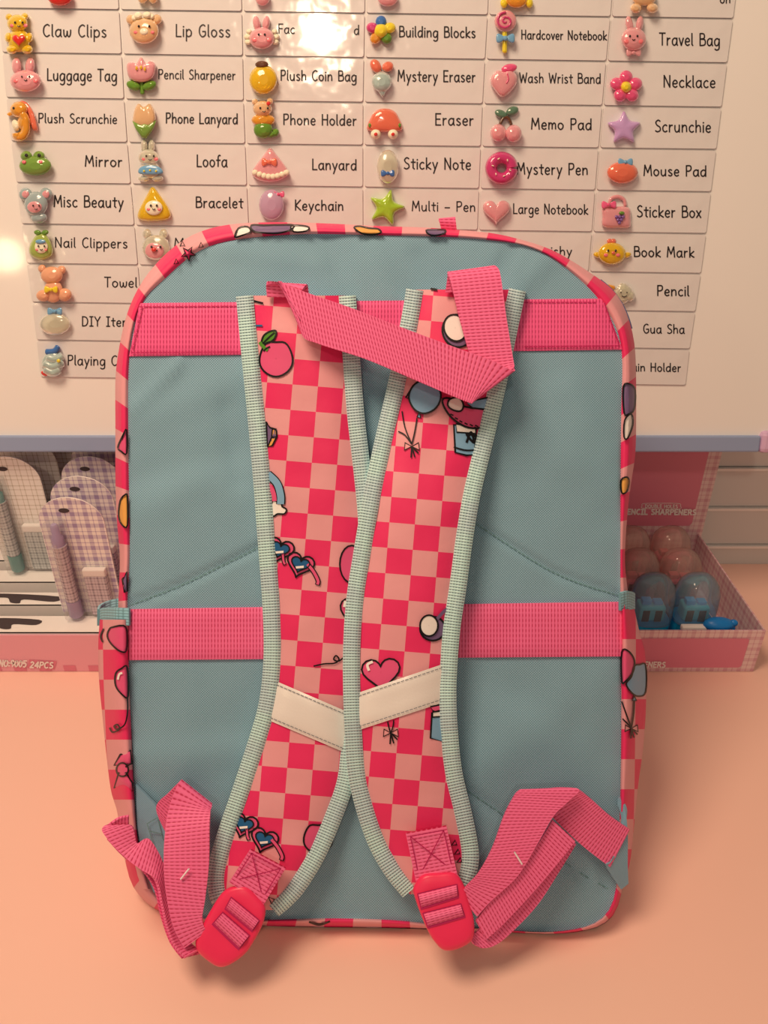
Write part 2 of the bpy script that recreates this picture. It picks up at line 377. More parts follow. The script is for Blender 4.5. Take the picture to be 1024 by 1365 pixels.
for v0, v1 in ((-fh, 0.004), (VT - 0.004, VT + fh)):
    mb = MB(); bbox(mb, xr - 0.010, xr + 0.003 + fh, v0 - 0.001, v1, -0.013, 0.005, M['corner']); mb.build('corner_cap', broot, bevel=0.004)

# label grid, measured from the photo and put on the board's plane
LEFT = [(-3, 12), (2.7, 71), (8, 131), (14.5, 189), (21.5, 244), (28.5, 299), (35.5, 351.5), (42.5, 403), (48.5, 453.5), (54, 503)]
RIGHT = [(978, 26), (970, 85), (962.5, 144), (955.5, 200), (948.5, 256.5), (942, 312), (935, 365), (927.5, 416), (920, 465.5), (914.5, 514)]
LEFT = [(-9, -48)] + LEFT; RIGHT = [(985, -33)] + RIGHT
def gridpt(r, c):
    i = int(min(max(math.floor(r), 0), 9)); t = r - i
    l = [LEFT[i][k] + (LEFT[i + 1][k] - LEFT[i][k]) * t for k in (0, 1)]
    q = [RIGHT[i][k] + (RIGHT[i + 1][k] - RIGHT[i][k]) * t for k in (0, 1)]
    return (l[0] + (q[0] - l[0]) * c / 6, l[1] + (q[1] - l[1]) * c / 6)
LT = 0.0012
def label_magnet(r, c, text, desc, spec=None):
    pts = []
    ex, ey, rad = 0.008, 0.022, 0.05
    asp = 2.75
    for (cx, cy, a0) in ((1, 1, 0), (0, 1, 90), (0, 0, 180), (1, 0, 270)):
        for k in range(5):
            a = R(a0 + 22.5 * k)
            u = (1 - ex - rad / asp if cx else ex + rad / asp) + rad / asp * math.cos(a)
            v = (1 - ey - rad if cy else ey + rad) + rad * math.sin(a)
            pts.append(gridpt(r + v, c + u))
    n = len(pts)
    ctr = gridpt(r + 0.5, c + 0.5)
    root = thing('label_magnet', desc, 'label', BD.at(ctr[0], ctr[1], 0.0), 'name labels on the whiteboard')
    mb = MB()
    bot = [BD.at(*p, 0.0) for p in pts]; e = [q + bn * (LT - 0.0003) for q in bot]
    cc = BD.at(*ctr, 0.0); top = [cc + (q - cc) * 0.994 + bn * LT for q in bot]
    mb.grid([bot, e], M['gap'], closed_v=True, flip=True); 
    mb.grid([e, top], M['label'], closed_v=True, flip=True)
    mb.face([mb.vert(q) for q in reversed(top)], M['label'], None, False)
    mb.build('plate', root)
    if spec:
        segs = spec if isinstance(spec[0], tuple) else [spec]
        for (t, x0, x1, base, cap) in segs:
            mb = MB()
            for s in strokes(t, x0, x1, base, cap, 0.012):
                stroke_ribbon(mb, s, 0.78 if cap < 13.5 else 0.88, lambda x, y: BD.at(x, y, LT + 0.00025), M['text'])
            mb.build('lettering', root)
LBL = {
 (1, 0): ('Claw Clips', 57, 142, 48.5, 16), (1, 1): ('Lip Gloss', 234, 307, 48.5, 16), (1, 2): [('Fac', 371, 393, 44.5, 12.5), ('d', 472, 479, 46, 12.5)],
 (1, 3): ('Building Blocks', 532, 634, 49, 14), (1, 4): ('Hardcover Notebook', 695, 809, 52, 12), (1, 5): ('Travel Bag', 879, 960, 60, 16),
 (2, 0): ('Luggage Tag', 62.5, 156, 107, 15.5), (2, 1): ('Pencil Sharpener', 211, 314, 105, 12.5), (2, 2): ('Plush Coin Bag', 374, 475.5, 107, 13.5),
 (2, 3): ('Mystery Eraser', 530, 634, 108, 14.5), (2, 4): ('Wash Wrist Band', 692.5, 801, 110, 13), (2, 5): ('Necklace', 884.5, 954, 116, 15.5),
 (3, 0): ('Plush Scrunchie', 51, 156, 163.5, 12.5), (3, 1): ('Phone Lanyard', 221, 317, 164, 13.5), (3, 2): ('Phone Holder', 377.5, 475.5, 166, 14),
 (3, 3): ('Eraser', 580, 631.5, 166.5, 15), (3, 4): ('Memo Pad', 708, 789, 172, 14.5), (3, 5): ('Scrunchie', 873, 948, 175.5, 15.5),
 (4, 0): ('Mirror', 113, 163, 221.5, 14), (4, 1): ('Loofa', 262, 303, 222, 15.5), (4, 2): ('Lanyard', 416, 475.5, 226, 14),
 (4, 3): ('Sticky Note', 538, 628, 225, 15), (4, 4): ('Mystery Pen', 689, 784, 232, 15), (4, 5): ('Mouse Pad', 858, 942, 234, 14),
 (5, 0): ('Misc Beauty', 71.5, 164.5, 275.5, 15), (5, 1): ('Bracelet', 260.7, 324, 276.5, 14), (5, 2): ('Keychain', 393, 458, 280, 13.5),
 (5, 3): ('Multi - Pen', 549, 634, 281, 13), (5, 4): ('Large Notebook', 684, 784, 284.5, 13), (5, 5): ('Sticker Box', 849, 935, 289, 15),
 (6, 0): ('Nail Clippers', 73, 170, 329.5, 13), (6, 1): ('Mi', 232, 251, 329, 11.5), (6, 4): ('Squishy', 706, 762.5, 340, 12), (6, 5): ('Book Mark', 845, 925.6, 342, 13.5),
 (7, 0): ('Towel', 139, 183, 382.5, 13), (7, 1): None, (7, 5): ('Pencil', 876, 919, 394, 13.5),
 (8, 0): ('DIY Item', 109, 173, 434.5, 12.5), (8, 5): ('Gua Sha', 857.6, 912.7, 444, 12),
 (9, 0): ('Playing Cards', 90, 189, 486.5, 13), (9, 5): ('Chain Holder', 826, 908, 494.5, 11),
 (0, 0): None, (0, 1): None, (0, 2): None, (0, 3): None, (0, 4): None, (0, 5): ('on', 960, 974, 4, 11),
}
TOPN = ['above Claw Clips', 'above Lip Gloss', 'above the glare-washed label', 'above Building Blocks', 'above Hardcover Notebook', 'above Travel Bag']
for (r, c), sp in LBL.items():
    if r == 0: d = 'white name label cut off at the top edge, directly %s' % TOPN[c]
    elif (r, c) == (1, 2): d = 'glossy white name label washed out by glare, reading Fac'
    elif (r, c) == (6, 1): d = 'white name label half behind the bag, right of Nail Clippers'
    elif (r, c) == (6, 4): d = 'white name label ending in ishy, above the bag at right'
    elif (r, c) == (7, 1): d = 'blank sliver of white label between Towel label and the bag'
    elif (r, c) == (9, 5): d = 'white name label ending in ain Holder, below Gua Sha'
    elif (r, c) == (8, 0): d = 'white name label starting DIY, half behind the bag'
    elif (r, c) == (9, 0): d = 'white name label starting Playing, lowest on the left'
    else: d = 'white glossy name label reading %s in black handwriting' % sp[0]
    label_magnet(r, c, '', d, sp)

# ------------------------------------------------------------ resin charms on the labels
def resin(name, c, tr=0.35): return plain('resin_' + name, ph(c[0], c[1] * 0.95, c[2] * 0.80), 0.12, 0.6, trans=tr, coat=0.5, ior=1.4)
for k, (c, tr) in dict(amber=((245, 178, 30), .3), orange=((240, 150, 45), .3), pink=((246, 150, 160), .25), hot=((245, 80, 130), .2), red=((215, 40, 35), .1),
        peach=((240, 176, 135), .3), clear=((225, 205, 190), .55), green=((114, 140, 58), .05), leaf=((96, 130, 40), .05), lime=((164, 190, 48), .2),
        lilac=((200, 150, 205), .15), lilacs=((196, 150, 180), .2), grey=((160, 165, 172), .2), silver=((190, 195, 195), .4), brown=((95, 55, 35), 0), tan=((222, 150, 120), 0),
        cream=((250, 222, 190), 0), black=((40, 30, 32), 0), blue=((110, 150, 190), 0), bblue=((60, 100, 165), 0), yellow=((245, 195, 40), .1), coral=((242, 110, 85), .2),
        magenta=((205, 55, 115), .15), dkgreen=((90, 115, 95), .1), plum=((130, 85, 150), 0), cheek=((240, 110, 120), 0), ltgreen=((166, 172, 84), .2)).items():
    M['r_' + k] = resin(k, c, tr)
PX = 0.00064
def dome(mb, cx, cy, ctr, sh, mat):
    kind = sh[0]
    if kind == 'e':
        _, dx, dy, rx, ry, h = sh[:6]; rot = sh[6] if len(sh) > 6 else 0; z0 = sh[7] if len(sh) > 7 else 0
        c, s = math.cos(R(rot)), math.sin(R(rot)); ns, nr = 18, 9; rows = []
        for i in range(1, nr):
            a = math.pi * i / nr - math.pi / 2; row = []
            for j in range(ns):
                b = 2 * math.pi * j / ns; x = rx * math.cos(a) * math.cos(b); y = ry * math.cos(a) * math.sin(b)
                row.append(BD.at(cx + dx + x * c - y * s, cy + dy + x * s + y * c, LT + PX * (z0 + h * 0.55 + h * 0.55 * math.sin(a) + 0.2)))
            rows.append(row)
        mb.grid(rows, mat, closed_v=True)
        for row, up in ((rows[0], False), (rows[-1], True)):
            idx = [mb.vert(p) for p in row]
            mb.face(idx if up else idx[::-1], mat)
    elif kind in 'pP':
        _, pts, h = sh[:3]; z0 = sh[3] if len(sh) > 3 else 0
        if kind == 'p': pts = crom(pts, 5, True)
        gx = sum(p[0] for p in pts) / len(pts); gy = sum(p[1] for p in pts) / len(pts); rows = []
        for (k, hh) in ((0.97, 0.0), (1.0, 0.25), (0.98, 0.55), (0.9, 0.8), (0.72, 0.95), (0.4, 1.0), (0.05, 1.02)):
            rows.append([BD.at(cx + gx + (p[0] - gx) * k, cy + gy + (p[1] - gy) * k, LT + PX * (z0 + 0.1 + h * hh)) for p in pts])
        mb.grid(rows, mat, closed_v=True); mb.face([mb.vert(p) for p in rows[-1]], mat)
    elif kind == 's':
        _, pts, r = sh[:3]; z0 = sh[3] if len(sh) > 3 else 0
        pts = crom(pts, 6) if len(pts) > 2 else pts; rows = []
        for i, p in enumerate(pts):
            a, b = pts[max(i - 1, 0)], pts[min(i + 1, len(pts) - 1)]; dx, dy = b[0] - a[0], b[1] - a[1]; d = math.hypot(dx, dy) or 1
            row = []
            rr = r * (0.45 if i in (0, len(pts) - 1) else 1)
            for j in range(8):
                t = 2 * math.pi * j / 8
                row.append(BD.at(cx + p[0] - dy / d * rr * math.cos(t), cy + p[1] + dx / d * rr * math.cos(t), LT + PX * (z0 + r + rr * math.sin(t))))
            rows.append(row)
        mb.grid(rows, mat, closed_v=True)
        mb.face([mb.vert(p) for p in rows[0]], mat); mb.face([mb.vert(p) for p in rows[-1]][::-1], mat)
def charm(cx, cy, desc, parts, name='resin_charm'):
    root = thing(name, desc, 'charm', BD.at(cx, cy, LT), 'resin charms on the labels')
    for (pn, mat, shapes) in parts:
        mb = MB()
        for sh in shapes: dome(mb, cx, cy, None, sh, M['r_' + mat])
        mb.build(pn, root)
def face(ex, ey, r=1.5, z=8, ch=None, mouth=True):
    eyes = [('e', -ex, ey, r, r * 1.15, 2.0, 0, z), ('e', ex, ey, r, r * 1.15, 2.0, 0, z)]
    out = [('eyes', 'black', eyes + ([('s', [(-2, ey + 4), (0, ey + 5.5), (2, ey + 4)], 0.6, z + 1)] if mouth else []))]
    if ch: out.append(('cheeks', 'cheek', [('e', -ch[0], ch[1], ch[2], ch[2] * .8, 2, 0, z - 1.5), ('e', ch[0], ch[1], ch[2], ch[2] * .8, 2, 0, z - 1.5)]))
    return out
def bow(mat, x, y, s, z=8, rot=0):
    c, n = math.cos(R(rot)), math.sin(R(rot))
    q = lambda a, b: (x + (a * c - b * n) * s, y + (a * n + b * c) * s)
    return ('bow', mat, [('p', [q(0, 0), q(-5, -4), q(-8, -3), q(-8, 3), q(-5, 4)], 3.5, z), ('p', [q(0, 0), q(5, -4), q(8, -3), q(8, 3), q(5, 4)], 3.5, z), ('e', x, y, 2.2 * s, 2.4 * s, 4.5, 0, z)])
petals = lambda n, r, rx, ry, h, off=-90: [('e', r * math.cos(R(off + i * 360 / n)), r * math.sin(R(off + i * 360 / n)), rx, ry, h, off + i * 360 / n) for i in range(n)]
# first row
charm(25, 46, 'amber gummy bear charm hugging a red heart, left of Claw Clips', [('body', 'amber', [('e', 0, 8, 15, 16, 12)]), ('head', 'amber', [('e', -2, -15, 14, 12, 13)]),
    ('ear', 'amber', [('e', -13, -23, 5, 5, 8)]), ('ear', 'amber', [('e', 8, -24, 5, 5, 8)]), ('arm', 'amber', [('e', -14, 4, 5, 7, 11)]), ('arm', 'amber', [('e', 14, 4, 5, 7, 11)]),
    ('leg', 'amber', [('e', -9, 20, 8, 6.5, 13)]), ('leg', 'amber', [('e', 11, 20, 8, 6.5, 13)]), ('heart', 'red', [('P', heart(0, 7, 18, 17), 6, 10)])] + face(5, -16, 1.5, 13, (9, -12, 3)))
charm(192, 37, 'peach bear face charm with two cream puffs, left of Lip Gloss', [('head', 'peach', [('e', 0, 4, 20, 18, 13)]), ('ear', 'peach', [('e', -17, -11, 7, 7, 8)]), ('ear', 'peach', [('e', 17, -11, 7, 7, 8)]),
    ('puffs', 'cream', [('e', -8, -16, 6, 5, 8, 0, 4), ('e', 4, -17, 6, 5, 8, 0, 4), ('e', -13, -13, 4, 4, 6, 0, 4), ('e', 10, -15, 4, 4, 6, 0, 4)]), ('muzzle', 'cream', [('e', 0, 5, 6, 5, 4, 0, 11)])] + face(7, -2, 1.6, 13, (11, 6, 3)))
charm(349, 47, 'solid pink bunny charm with pale frills, beside the glare-washed label', [('head', 'pink', [('e', 0, 4, 17, 15, 13)]), ('ear', 'pink', [('e', -7, -16, 5, 10, 8, -8)]), ('ear', 'pink', [('e', 6, -16, 5, 10, 8, 8)]),
    ('frill', 'cream', [('e', -19, 2, 5, 4, 6), ('e', -18, 9, 5, 4, 6), ('e', -17, -5, 4, 3.5, 6)]), ('frill', 'cream', [('e', 19, 2, 5, 4, 6), ('e', 18, 9, 5, 4, 6), ('e', 17, -5, 4, 3.5, 6)])] + face(4, -1, 1.5, 13, (9, 6, 4), False))
charm(508, 41, 'five-petal flower charm in rainbow colours, left of Building Blocks', [('petal', k, [('e', 12 * math.cos(R(a)), 12 * math.sin(R(a)), 8.5, 7.5, 9, a)]) for k, a in (('bblue', -90), ('yellow', -18), ('leaf', 54), ('orange', 126), ('magenta', 198))]
    + [('centre', 'yellow', [('e', 0, 0, 9.5, 10, 12)])])
spiral = [(1.2 * t * math.cos(t * 1.1), 1.2 * t * math.sin(t * 1.1) - 15) for t in [0.6 + i * 0.45 for i in range(22)]]
charm(674, 43, 'pink swirl lollipop charm with blue bow, left of Hardcover Notebook', [('candy', 'pink', [('e', 0, -15, 15, 15, 9)]), ('swirl', 'magenta', [('s', spiral, 1.5, 8.2)]), ('stick', 'yellow', [('s', [(-1, -2), (-1, 14), (-1, 28)], 3.6, 0)]), bow('blue', 0, 8, 1.5, 6)])
charm(845, 50, 'clear pink bunny charm with a bow tie, left of Travel Bag', [('head', 'pink', [('e', 0, 2, 17, 16, 13)]), ('ear', 'pink', [('e', -6, -18, 5, 11, 8, -8)]), ('ear', 'pink', [('e', 8, -18, 5, 11, 8, 8)]), bow('pink', 0, 20, 1.2, 5)] + face(5, -2, 1.5, 13, (9, 5, 4)))
# second row
charm(34, 100, 'milky pink rabbit face charm, left of Luggage Tag', [('head', 'pink', [('e', 0, 8, 21, 15, 13)]), ('ear', 'pink', [('e', -12, -12, 6.5, 12, 9, -4)]), ('ear', 'pink', [('e', 6, -12, 6.5, 12, 9, 4)])] + face(5, 2, 1.2, 13, (13, 8, 3.5)))
charm(188, 100, 'pink tulip charm with two green leaves, left of Pencil Sharpener', [('bloom', 'pink', [('p', [(-19, -14), (-12, -18), (-7, -15), (0, -24), (7, -16), (13, -19), (20, -13), (17, 2), (8, 9), (-8, 9), (-17, 2)], 12)]),
    ('stamens', 'amber', [('e', -6, -9, 1.8, 3, 3, 0, 11), ('e', 0, -10, 1.8, 3, 3, 0, 11), ('e', 5, -8, 1.8, 3, 3, 0, 11)]), ('leaf', 'leaf', [('e', -10, 14, 10, 6.5, 8, 22)]), ('leaf', 'leaf', [('e', 11, 14, 10, 6.5, 8, -22)]), ('stem', 'leaf', [('s', [(1, 8), (1, 16), (2, 26)], 3)])])
charm(351, 103, 'plain yellow domed gem charm with brown cap, left of Plush Coin Bag', [('gem', 'amber', [('e', 0, 3, 19, 20, 13)]), ('cap', 'brown', [('e', -2, -17, 9, 5, 8, 0, 4)])])
charm(509, 104, 'silver radish charm with coral bow leaves, left of Mystery Eraser', [('root', 'silver', [('e', 0, 5, 13.5, 14, 12), ('p', [(-11, 9), (0, 6), (11, 9), (6, 18), (1, 26), (-5, 18)], 9)]), ('leaf', 'coral', [('e', -8, -16, 7, 10, 8, -28)]), ('leaf', 'coral', [('e', 8, -15, 8, 7, 8, -28)])])
charm(672, 107, 'solid pink peach charm with hot pink leaf, left of Wash Wrist Band', [('fruit', 'pink', [('p', [(0, -12), (10, -14), (18, -4), (14, 10), (-2, 23), (-15, 10), (-18, -2), (-10, -13)], 13)]), ('leaf', 'hot', [('e', 7, -16, 11, 6, 7, -12, 4)]), ('cleft', 'hot', [('s', [(4, -10), (6, -2), (3, 4)], 0.9, 12.5)])])
charm(835, 116, 'hot pink five-petal flower charm with yellow centre, left of Necklace', [('petal', 'hot', [sh]) for sh in petals(5, 13, 9.5, 9, 10)] + [('centre', 'yellow', [('e', 0, 0, 7.5, 8, 13)])])
# third row
charm(31, 160, 'orange seahorse charm with coral fin, left of Plush Scrunchie', [('body', 'orange', [('s', [(-3, -10), (2, -2), (3, 6), (3, 14), (-1, 21), (-8, 22), (-9, 17)], 6.5), ('e', 1, 3, 9, 11, 11)]), ('head', 'orange', [('e', -6, -14, 12, 11, 12)]), ('snout', 'orange', [('s', [(-12, -10), (-18, -8), (-20, -6)], 3, 2)]),
    ('fin', 'coral', [('p', [(-4, -25), (4, -24), (13, -12), (18, 4), (19, 14), (12, 12), (9, -2), (4, -14)], 6, 1)]), ('belly', 'cream', [('e', -10, 7, 5, 8, 8, -20)]), ('eye', 'black', [('e', -13, -16, 1.6, 1.8, 2, 0, 11)])])
charm(192, 160, 'pale pink tulip bud charm in pointed green sepals, left of Phone Lanyard', [('bloom', 'peach', [('p', [(-14, -10), (-8, -22), (0, -18), (8, -22), (15, -10), (14, 6), (0, 12), (-14, 6)], 12)]), ('sepal', 'green', [('P', [(-16, 1), (-6, 6), (0, 3), (7, 6), (17, 0), (12, 14), (3, 25), (-3, 24), (-11, 13)], 9, 3)])])
charm(352, 160, 'amber bear charm in a green mermaid tail, left of Phone Holder', [('head', 'peach', [('e', -2, -15, 13, 11, 13)]), ('ear', 'peach', [('e', -12, -24, 4.5, 4.5, 8)]), ('ear', 'peach', [('e', 8, -25, 4.5, 4.5, 8)]), ('body', 'orange', [('e', -1, 0, 16, 9, 11)]),
    ('tail', 'leaf', [('e', -1, 13, 13, 12, 12), ('e', 15, 17, 5, 6, 8, 30), ('e', 9, 19, 7, 5, 9)]), ('flower', 'red', [('e', 6, -22, 3, 3, 4, 0, 10)])] + face(5, -16, 1.4, 13))
charm(513, 162, 'clear coral toy car charm with white wheels, left of Eraser', [('car_body', 'coral', [('p', [(-23, 4), (-20, -3), (-15, -12), (-6, -17), (6, -17), (15, -12), (20, -3), (23, 4), (22, 12), (0, 14), (-22, 12)], 11)]), ('wheel', 'cream', [('e', -12, 17, 7, 7, 9, 0, 3)]), ('wheel', 'cream', [('e', 11, 17, 7, 7, 9, 0, 3)]),
    ('hub', 'red', [('e', -12, 17, 2.5, 2.5, 3, 0, 12)]), ('hub', 'red', [('e', 11, 17, 2.5, 2.5, 3, 0, 12)]), ('light', 'leaf', [('e', -20, 5, 2, 3, 3, 0, 8)]), ('light', 'leaf', [('e', 20, 5, 2, 3, 3, 0, 8)])])
charm(674, 166, 'clear pink cherry pair charm with grey leaves, left of Memo Pad', [('cherry', 'pink', [('e', -9.5, 11, 11, 12, 13)]), ('cherry', 'pink', [('e', 11, 12, 11, 12, 13)]), ('stem', 'brown', [('s', [(-8, 1), (-4, -7), (0, -10), (5, -7), (8, 1)], 2, 2)]), ('leaf', 'dkgreen', [('e', -6, -14, 9, 5.5, 6, 25)]), ('leaf', 'dkgreen', [('e', 9, -18, 9, 6, 6, -25)])])
charm(832, 171, 'flat lilac star charm, left of Scrunchie', [('star', 'lilac', [('p', star(0, 0, 23, 13.5), 9)])])
# fourth row
charm(47, 217, 'matte green frog head charm with pink cheeks, left of Mirror', [('head', 'green', [('e', 0, 4, 22, 13.5, 12)]), ('eye_bump', 'green', [('e', -12, -9, 8, 7, 10)]), ('eye_bump', 'green', [('e', 5, -9, 8, 7, 10)]), ('eyes', 'black', [('e', -12, -10, 2.4, 2.4, 3, 0, 9), ('e', 5, -10, 2.4, 2.4, 3, 0, 9)]),
    ('cheeks', 'cheek', [('e', -15, -1, 3, 2.5, 3, 0, 10), ('e', 7, -1, 3, 2.5, 3, 0, 10)])])
charm(200, 216, 'clear rabbit charm in blue dotted skirt, left of Loofa', [('head', 'clear', [('e', -2, -6, 14, 11, 13)]), ('ear', 'clear', [('e', -8, -21, 4.5, 9, 8)]), ('ear', 'clear', [('e', 2, -21, 4.5, 9, 8)]), ('body', 'clear', [('e', 0, 10, 13, 12, 11)]), ('skirt', 'blue', [('p', [(-13, 7), (0, 4), (13, 7), (17, 15), (0, 17), (-15, 15)], 5, 8)]),
    ('dots', 'yellow', [('e', -8, 12, 1.5, 1.5, 2, 0, 12), ('e', 0, 11, 1.5, 1.5, 2, 0, 12), ('e', 8, 12, 1.5, 1.5, 2, 0, 12)]), ('foot', 'clear', [('e', -8, 22, 8, 4.5, 9)]), ('foot', 'clear', [('e', 10, 22, 8, 4.5, 9)])] + face(5, -8, 1.3, 13, (8, -4, 3)))
charm(361, 220, 'pink cake slice charm with bow and cream beads, left of Lanyard', [('cake', 'pink', [('p', [(-1, -23), (8, -14), (24, 9), (16, 19), (0, 23), (-17, 20), (-25, 9), (-9, -14)], 11)]), ('cream_beads', 'cream', [('e', -21 + i * 6, 10 + 5.5 * math.sin(math.pi * i / 7), 4, 4, 5, 0, 8) for i in range(8)]), bow('coral', -2, -4, 1.25, 10)])
charm(517, 222, 'plain clear oval gem charm with small blue bow, left of Sticky Note', [('gem', 'clear', [('e', 0, 0, 15, 23, 13)]), bow('bblue', 0, 9, 1.1, 11)])
charm(669, 223, 'dark pink doughnut charm with sprinkles, left of Mystery Pen', [('ring', 'magenta', [('s', [(14 * math.cos(R(a)), 14 * math.sin(R(a)) + 1) for a in range(0, 361, 30)], 8.2)]),
    ('sprinkles', 'cream', [('e', 12 * math.cos(R(a)), 12 * math.sin(R(a)), 1.9, 0.9, 2, a * 2, 15) for a in (20, 75, 130, 190, 250, 310)])])
charm(830, 228, 'plain coral domed gem charm with blue bow, left of Mouse Pad', [('gem', 'coral', [('e', 0, 2, 21, 15, 12)]), bow('blue', 4, -12, 1.2, 7)])
# fifth row
charm(48, 273, 'grey mouse charm with big pink-lined ears, left of Misc Beauty', [('head', 'grey', [('e', 0, -1, 16, 17, 12)]), ('ear', 'grey', [('e', -14, -14, 9, 9, 8)]), ('ear', 'grey', [('e', 13, -14, 9, 9, 8)]), ('ear_lining', 'pink', [('e', -14, -14, 5, 5, 3, 0, 7), ('e', 13, -14, 5, 5, 3, 0, 7)]), ('face_patch', 'pink', [('e', -2, 3, 10, 8, 4, 0, 10)]),
    ('body', 'grey', [('e', 4, 17, 11, 8, 10)])] + face(4, 1, 1.2, 14))
charm(205, 273, 'amber triangle charm with a round pale face, left of Bracelet', [('triangle', 'amber', [('p', [(-2, -24), (8, -14), (22, 8), (20, 19), (0, 22), (-19, 20), (-21, 10), (-10, -12)], 10)]), ('face_patch', 'cream', [('e', 0, 4, 12, 10, 5, 0, 8)])] + face(4, 1, 1.5, 13, (7, 6, 2.5)))
charm(362, 273, 'plain lilac domed gem charm with small pink bow, left of Keychain', [('gem', 'lilacs', [('e', 0, 0, 17, 21, 12)]), bow('hot', 9, -14, 1.0, 7)])
charm(515, 277, 'glossy lime green star charm, left of Multi-Pen', [('star', 'lime', [('p', star(0, 0, 25, 13.5, 5, -75), 11)])])
charm(662, 281, 'pale pink heart charm, left of Large Notebook', [('heart', 'pink', [('p', heart(0, 0, 37, 35), 12)])])
charm(822, 283, 'clear pink handbag charm with bow and grapes, left of Sticker Box', [('bag_body', 'pink', [('p', [(-18, -7), (0, -8), (17, -6), (19, 8), (18, 20), (0, 21), (-18, 19), (-19, 6)], 10)]), ('handle', 'pink', [('s', [(-10, -8), (-7, -18), (2, -21), (10, -17), (12, -8)], 2.5)]), bow('hot', -10, -10, 1.2, 8),
    ('grapes', 'plum', [('e', 0 + a, 6 + b, 2.4, 2.4, 4, 0, 9) for a, b in ((0, 0), (4.5, 0), (9, 0), (2, 4), (6.5, 4), (4, 8))]), ('leaf', 'leaf', [('e', 7, 1, 4, 2.5, 4, 0, 10)])])
# lower rows
charm(55, 327, 'pale green pear charm with a small face, left of Nail Clippers', [('fruit', 'ltgreen', [('p', [(0, -17), (8, -13), (15, 2), (14, 14), (0, 20), (-14, 14), (-16, 2), (-8, -13)], 12)]), ('leaf', 'leaf', [('e', -5, -17, 5, 3.5, 5, 10, 6)]), ('leaf', 'leaf', [('e', 5, -17, 5, 3.5, 5, -10, 6)]),
    ('face_patch', 'cream', [('e', 0, 2, 9, 9, 4, 0, 10)]), ('cap', 'blue', [('e', -1, -5, 7, 3, 3, 0, 13)])] + face(4, 1, 1.2, 14, (6, 6, 2)))
charm(208, 328, 'clear bear charm with red nose, beside the bag at left', [('head', 'clear', [('e', 0, 2, 19, 17, 12)]), ('ear', 'clear', [('e', -12, -16, 6, 7, 8)]), ('ear', 'clear', [('e', 10, -16, 6, 7, 8)]), ('face_patch', 'pink', [('e', -2, 6, 13, 11, 5, 0, 9)]), ('nose', 'red', [('e', -3, 5, 3.4, 3.2, 4, 0, 14)])] + face(6, 1, 1.5, 14))
charm(816, 336, 'yellow chick charm with orange comb, left of Book Mark', [('body', 'amber', [('e', 0, 2, 19, 15, 12)]), ('wing', 'amber', [('e', -19, 4, 6, 4, 6, 20)]), ('wing', 'amber', [('e', 20, 4, 6, 4, 6, -20)]), ('comb', 'coral', [('e', -3, -14, 4, 4, 6, 0, 2), ('e', 2, -14, 4, 4, 6, 0, 2)]), ('beak', 'coral', [('e', 2, 1, 2.8, 2.2, 3, 0, 12)])] + face(5, -2, 1.5, 13, (8, 4, 3), False))
charm(71, 378, 'matte tan teddy charm with yellow bow, left of Towel', [('body', 'tan', [('e', 0, 10, 13, 16, 11)]), ('head', 'tan', [('e', -2, -11, 15, 12, 13)]), ('ear', 'tan', [('e', -15, -20, 5.5, 5.5, 8)]), ('ear', 'tan', [('e', 11, -18, 6, 6, 8)]), ('foot', 'tan', [('e', -13, 16, 10, 8, 12)]), ('foot', 'tan', [('e', 15, 15, 10, 9, 12)]), bow('yellow', -3, 8, 1.1, 12)])
charm(828, 390, 'clear cloud charm with tiny smile and orange bar, left of Pencil', [('cloud', 'clear', [('e', 4, 0, 12, 11, 9), ('e', -4, 4, 9, 9, 8), ('e', 12, 4, 7, 8, 8), ('e', 2, 8, 9, 7, 8), ('e', 3, -6, 8, 7, 8)]), ('bar', 'orange', [('s', [(-24, -7), (-16, -8), (-8, -6)], 3)]), ('eyes', 'black', [('e', 0, 0, 1, 1, 2, 0, 9), ('e', 8, 0, 1, 1, 2, 0, 9), ('s', [(1, 4), (4, 6), (8, 4)], 0.6, 9)])])
charm(73, 427, 'plain clear domed gem charm with blue bow, left of DIY label', [('gem', 'clear', [('e', 0, 5, 21, 15, 11)]), bow('blue', 0, -12, 1.2, 6)])
charm(70, 480, 'blue and silver whipped swirl charm, left of Playing label', [('swirl', 'silver', [('s', [(-13, 4), (0, 9), (15, 3)], 6), ('s', [(-12, 12), (0, 17), (10, 12)], 6), ('s', [(-8, -4), (2, -1), (14, -6)], 6)]), ('tip', 'bblue', [('s', [(-10, -11), (2, -12), (8, -19)], 4)]), ('base', 'silver', [('e', 0, 5, 15, 16, 8)]), ('flag', 'red', [('e', -11, 18, 5, 3, 5, 30, 4)]), ('flower', 'yellow', [('e', 8, 1, 2.6, 2.6, 3, 0, 12)])])
